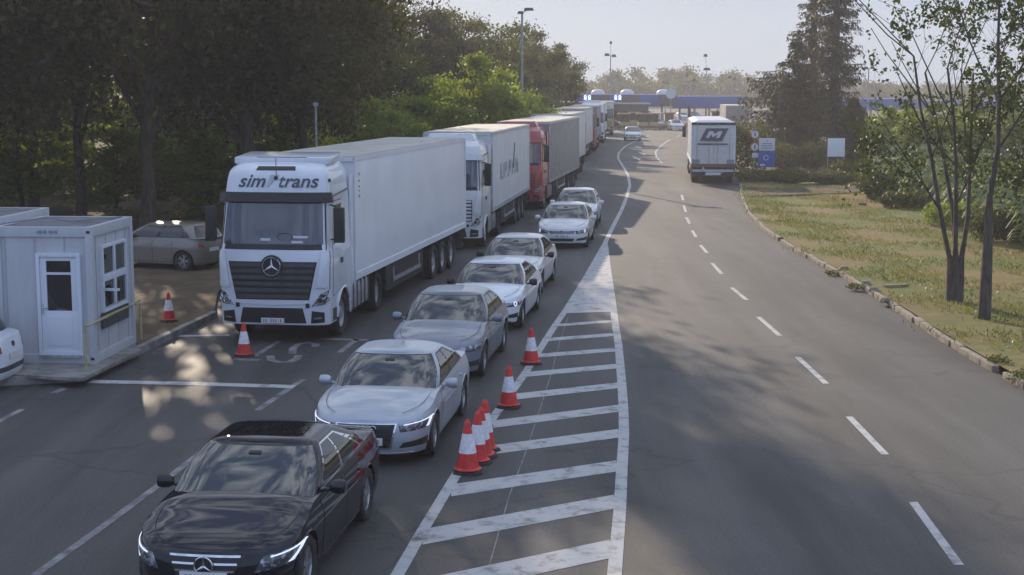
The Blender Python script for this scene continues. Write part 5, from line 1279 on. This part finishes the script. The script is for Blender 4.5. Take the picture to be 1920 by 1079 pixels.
# terminal building with brown fascia at left, dark hall behind
def hall(x0, x1, yt, yb, Y, m, lb, name, roofm=None, fas=.3):
    a, b_ = PY(x0, yt, Y), PY(x1, yt, Y); h = a.z; w = b_.x - a.x; r = empty(name, ((a.x + b_.x) / 2, Y, 0), 0, lb, 'building')
    MB().box((0, 4, h / 2), (w, 8, h)).build('wall', M[m], r); MB().box((0, 4, h + .1), (w + .6, 8.6, .22)).build('roof', M[roofm or 'pole'], r, bevel=.02)
    n = max(2, int(w / 2.2))
    for i in range(n):
        x = -w / 2 + w * (i + .5) / n; f = MB().box((x, -.04, h * .52), (w / n * .62, .08, h * .38)).build('window', M['pvc'] if m == 'wall_pale' else M['trim'], r)
        MB().box((x, -.09, h * .52), (w / n * .52, .03, h * .32)).build('pane', M['glass'], f)
    return r
hall(1062, 1150, 194, 240, 216, 'brown_roof', 'low reddish-brown building under the blue canopy', 'office_building', 'wall_pale')
hall(1150, 1216, 196, 240, 218, 'wall_dark', 'dark glazed hall under the middle of the canopy', 'office_building', 'wall_pale')
hall(1604, 1700, 232, 300, 128, 'wall_dark', 'low dark shed behind the maize crop', 'shed', 'concrete')
hall(1745, 1835, 238, 300, 122, 'wall_pale', 'low house seen through the young tree branches', 'house', 'brown_roof')
hall(1850, 1950, 236, 300, 130, 'wall_pale', 'pale house at the right edge behind the young trees', 'house', 'pole')
# booths
def booth(px, lb, Y=205):
    q = PY(px, 240, Y); r = empty('inspection_booth', (q.x, Y, 0), 0, lb, 'booth', 'inspection booths')
    MB().box((0, 0, .5), (1.3, 2.4, 1.0)).build('base', M['yellow'], r); MB().box((0, 0, 1.5), (1.22, 2.3, 1.0)).build('glazing', M['glass'], r)
    [MB().box((x * .6, y * 1.14, 1.5), (.1, .1, 1.0)).build('corner_post', M['dark_metal'], r) for x in (-1, 1) for y in (-1, 1)]; MB().box((0, 0, 2.1), (1.7, 2.9, .18)).build('roof', M['brown_roof'], r, bevel=.03)
booth(1253, 'dark booth at the right end beside the white facing car', 212); booth(1190, 'booth set back between the left ones', 214); booth(1340, 'booth under the right canopy beyond the lorry', 224)
booth(1170, 'inspection booth left of the lane where the red car waits'); booth(1205, 'inspection booth in the middle under the canopy'); booth(1224, 'inspection booth right of the middle one'); booth(1142, 'ochre booth beside the last lorry')
# far waiting cars
far0 = None
for i, (px, py, m, Y, rz, lb) in enumerate([(1165, 238, 'red_paint', 206, 1.3, 'dark red car crossing behind the booths'), (1234, 238, 'grey_paint', 207, .1, 'dark car waiting at the middle booth'), (1270, 240, 'pearl_white', 198, .05, 'white car facing us at the right lane of the checkpoint'),
        (1285, 208, 'pearl_white', 260, .2, 'small white car beyond the canopy'), (1315, 205, 'grey_paint', 270, 1.0, 'small dark car beyond the white one past the canopy'), (1232, 214, 'pearl_white', 285, 1.2, 'tiny pale car far beyond the booths')]):
    q = PY(px, py, Y); make_car('parked_car', (q.x, Y, 0), rz, lb, 'cars at the checkpoint', pp(SEDAN, L=4.4), m, 'v', 0, glass='glass', led=False)
for i, (px, Y, m, lb) in enumerate([(1745, 106, 'pearl_white', 'white car parked behind the maize, left of the forked tree'), (1860, 104, 'silver_paint', 'silver car parked behind the maize at the right'), (1905, 108, 'black_paint', 'dark car parked behind the maize at the right edge'), (1800, 105, 'grey_paint', 'grey car parked behind the maize between the trunks')]):
    q = PY(px, 300, Y); make_car('parked_car', (q.x, Y, 0), 1.4, lb, 'cars parked behind the maize', pp(HATCH, L=4.2), m, 'v', 0, glass='glass', led=False)
q = PY(1258, 176, 212); r = empty('round_mirror', (q.x, 212, 0), 0, 'grey round board on a pole in front of the canopy', 'sign')
MB().tube([(0, 0, 0), (0, 0, q.z)], .07, 6).build('post', M['pole'], r); MB().lathe([(.001, -.03), (.75, -.03), (.75, .03), (.001, .03)], (0, -.1, q.z), 'Y', 20).build('disc', M['sign_white'], r)
# guard rail across the checkpoint
a, b_ = P(1140, 243), P(1300, 245)
r = empty('guard_rail', (a + b_) / 2, 0, 'low dark barrier across the lanes in front of the booths', 'barrier'); w = b_.x - a.x
MB().box((0, 0, .42), (w, .3, .35)).build('rail', M['brown_roof'], r, bevel=.03)
for i in range(6): MB().box((-w / 2 + w * (i + .5) / 6, 0, .13), (.5, .4, .26)).build('foot', M['concrete'], r)
# light post between first trailer and wood
q = PY(592, 200, 52); r = empty('thin_pole', (q.x, 52, .1), 0, 'thin grey pole with a small head behind the first trailer', 'pole')
MB().tube([(0, 0, 0), (0, 0, 4.9)], .04, 6).build('pole', M['pole'], r); MB().box((0, 0, 4.95), (.16, .16, .12)).build('head', M['pole'], r)
# ------------------------------------------------------------------ HAZE
hz = MB().box((0, 245, 12.7), (700, 560, 29.4)).build('haze', bpy.data.materials.new('haze')); tag(hz, kind='stuff')
hm = hz.data.materials[0]; hm.use_nodes = True; t = hm.node_tree; t.nodes.clear(); vo = t.nodes.new('ShaderNodeVolumePrincipled'); ou = t.nodes.new('ShaderNodeOutputMaterial')
vo.inputs['Color'].default_value = (.95, .93, .93, 1); vo.inputs['Density'].default_value = .0008; vo.inputs['Anisotropy'].default_value = .15
t.links.new(vo.outputs[0], ou.inputs['Volume'])
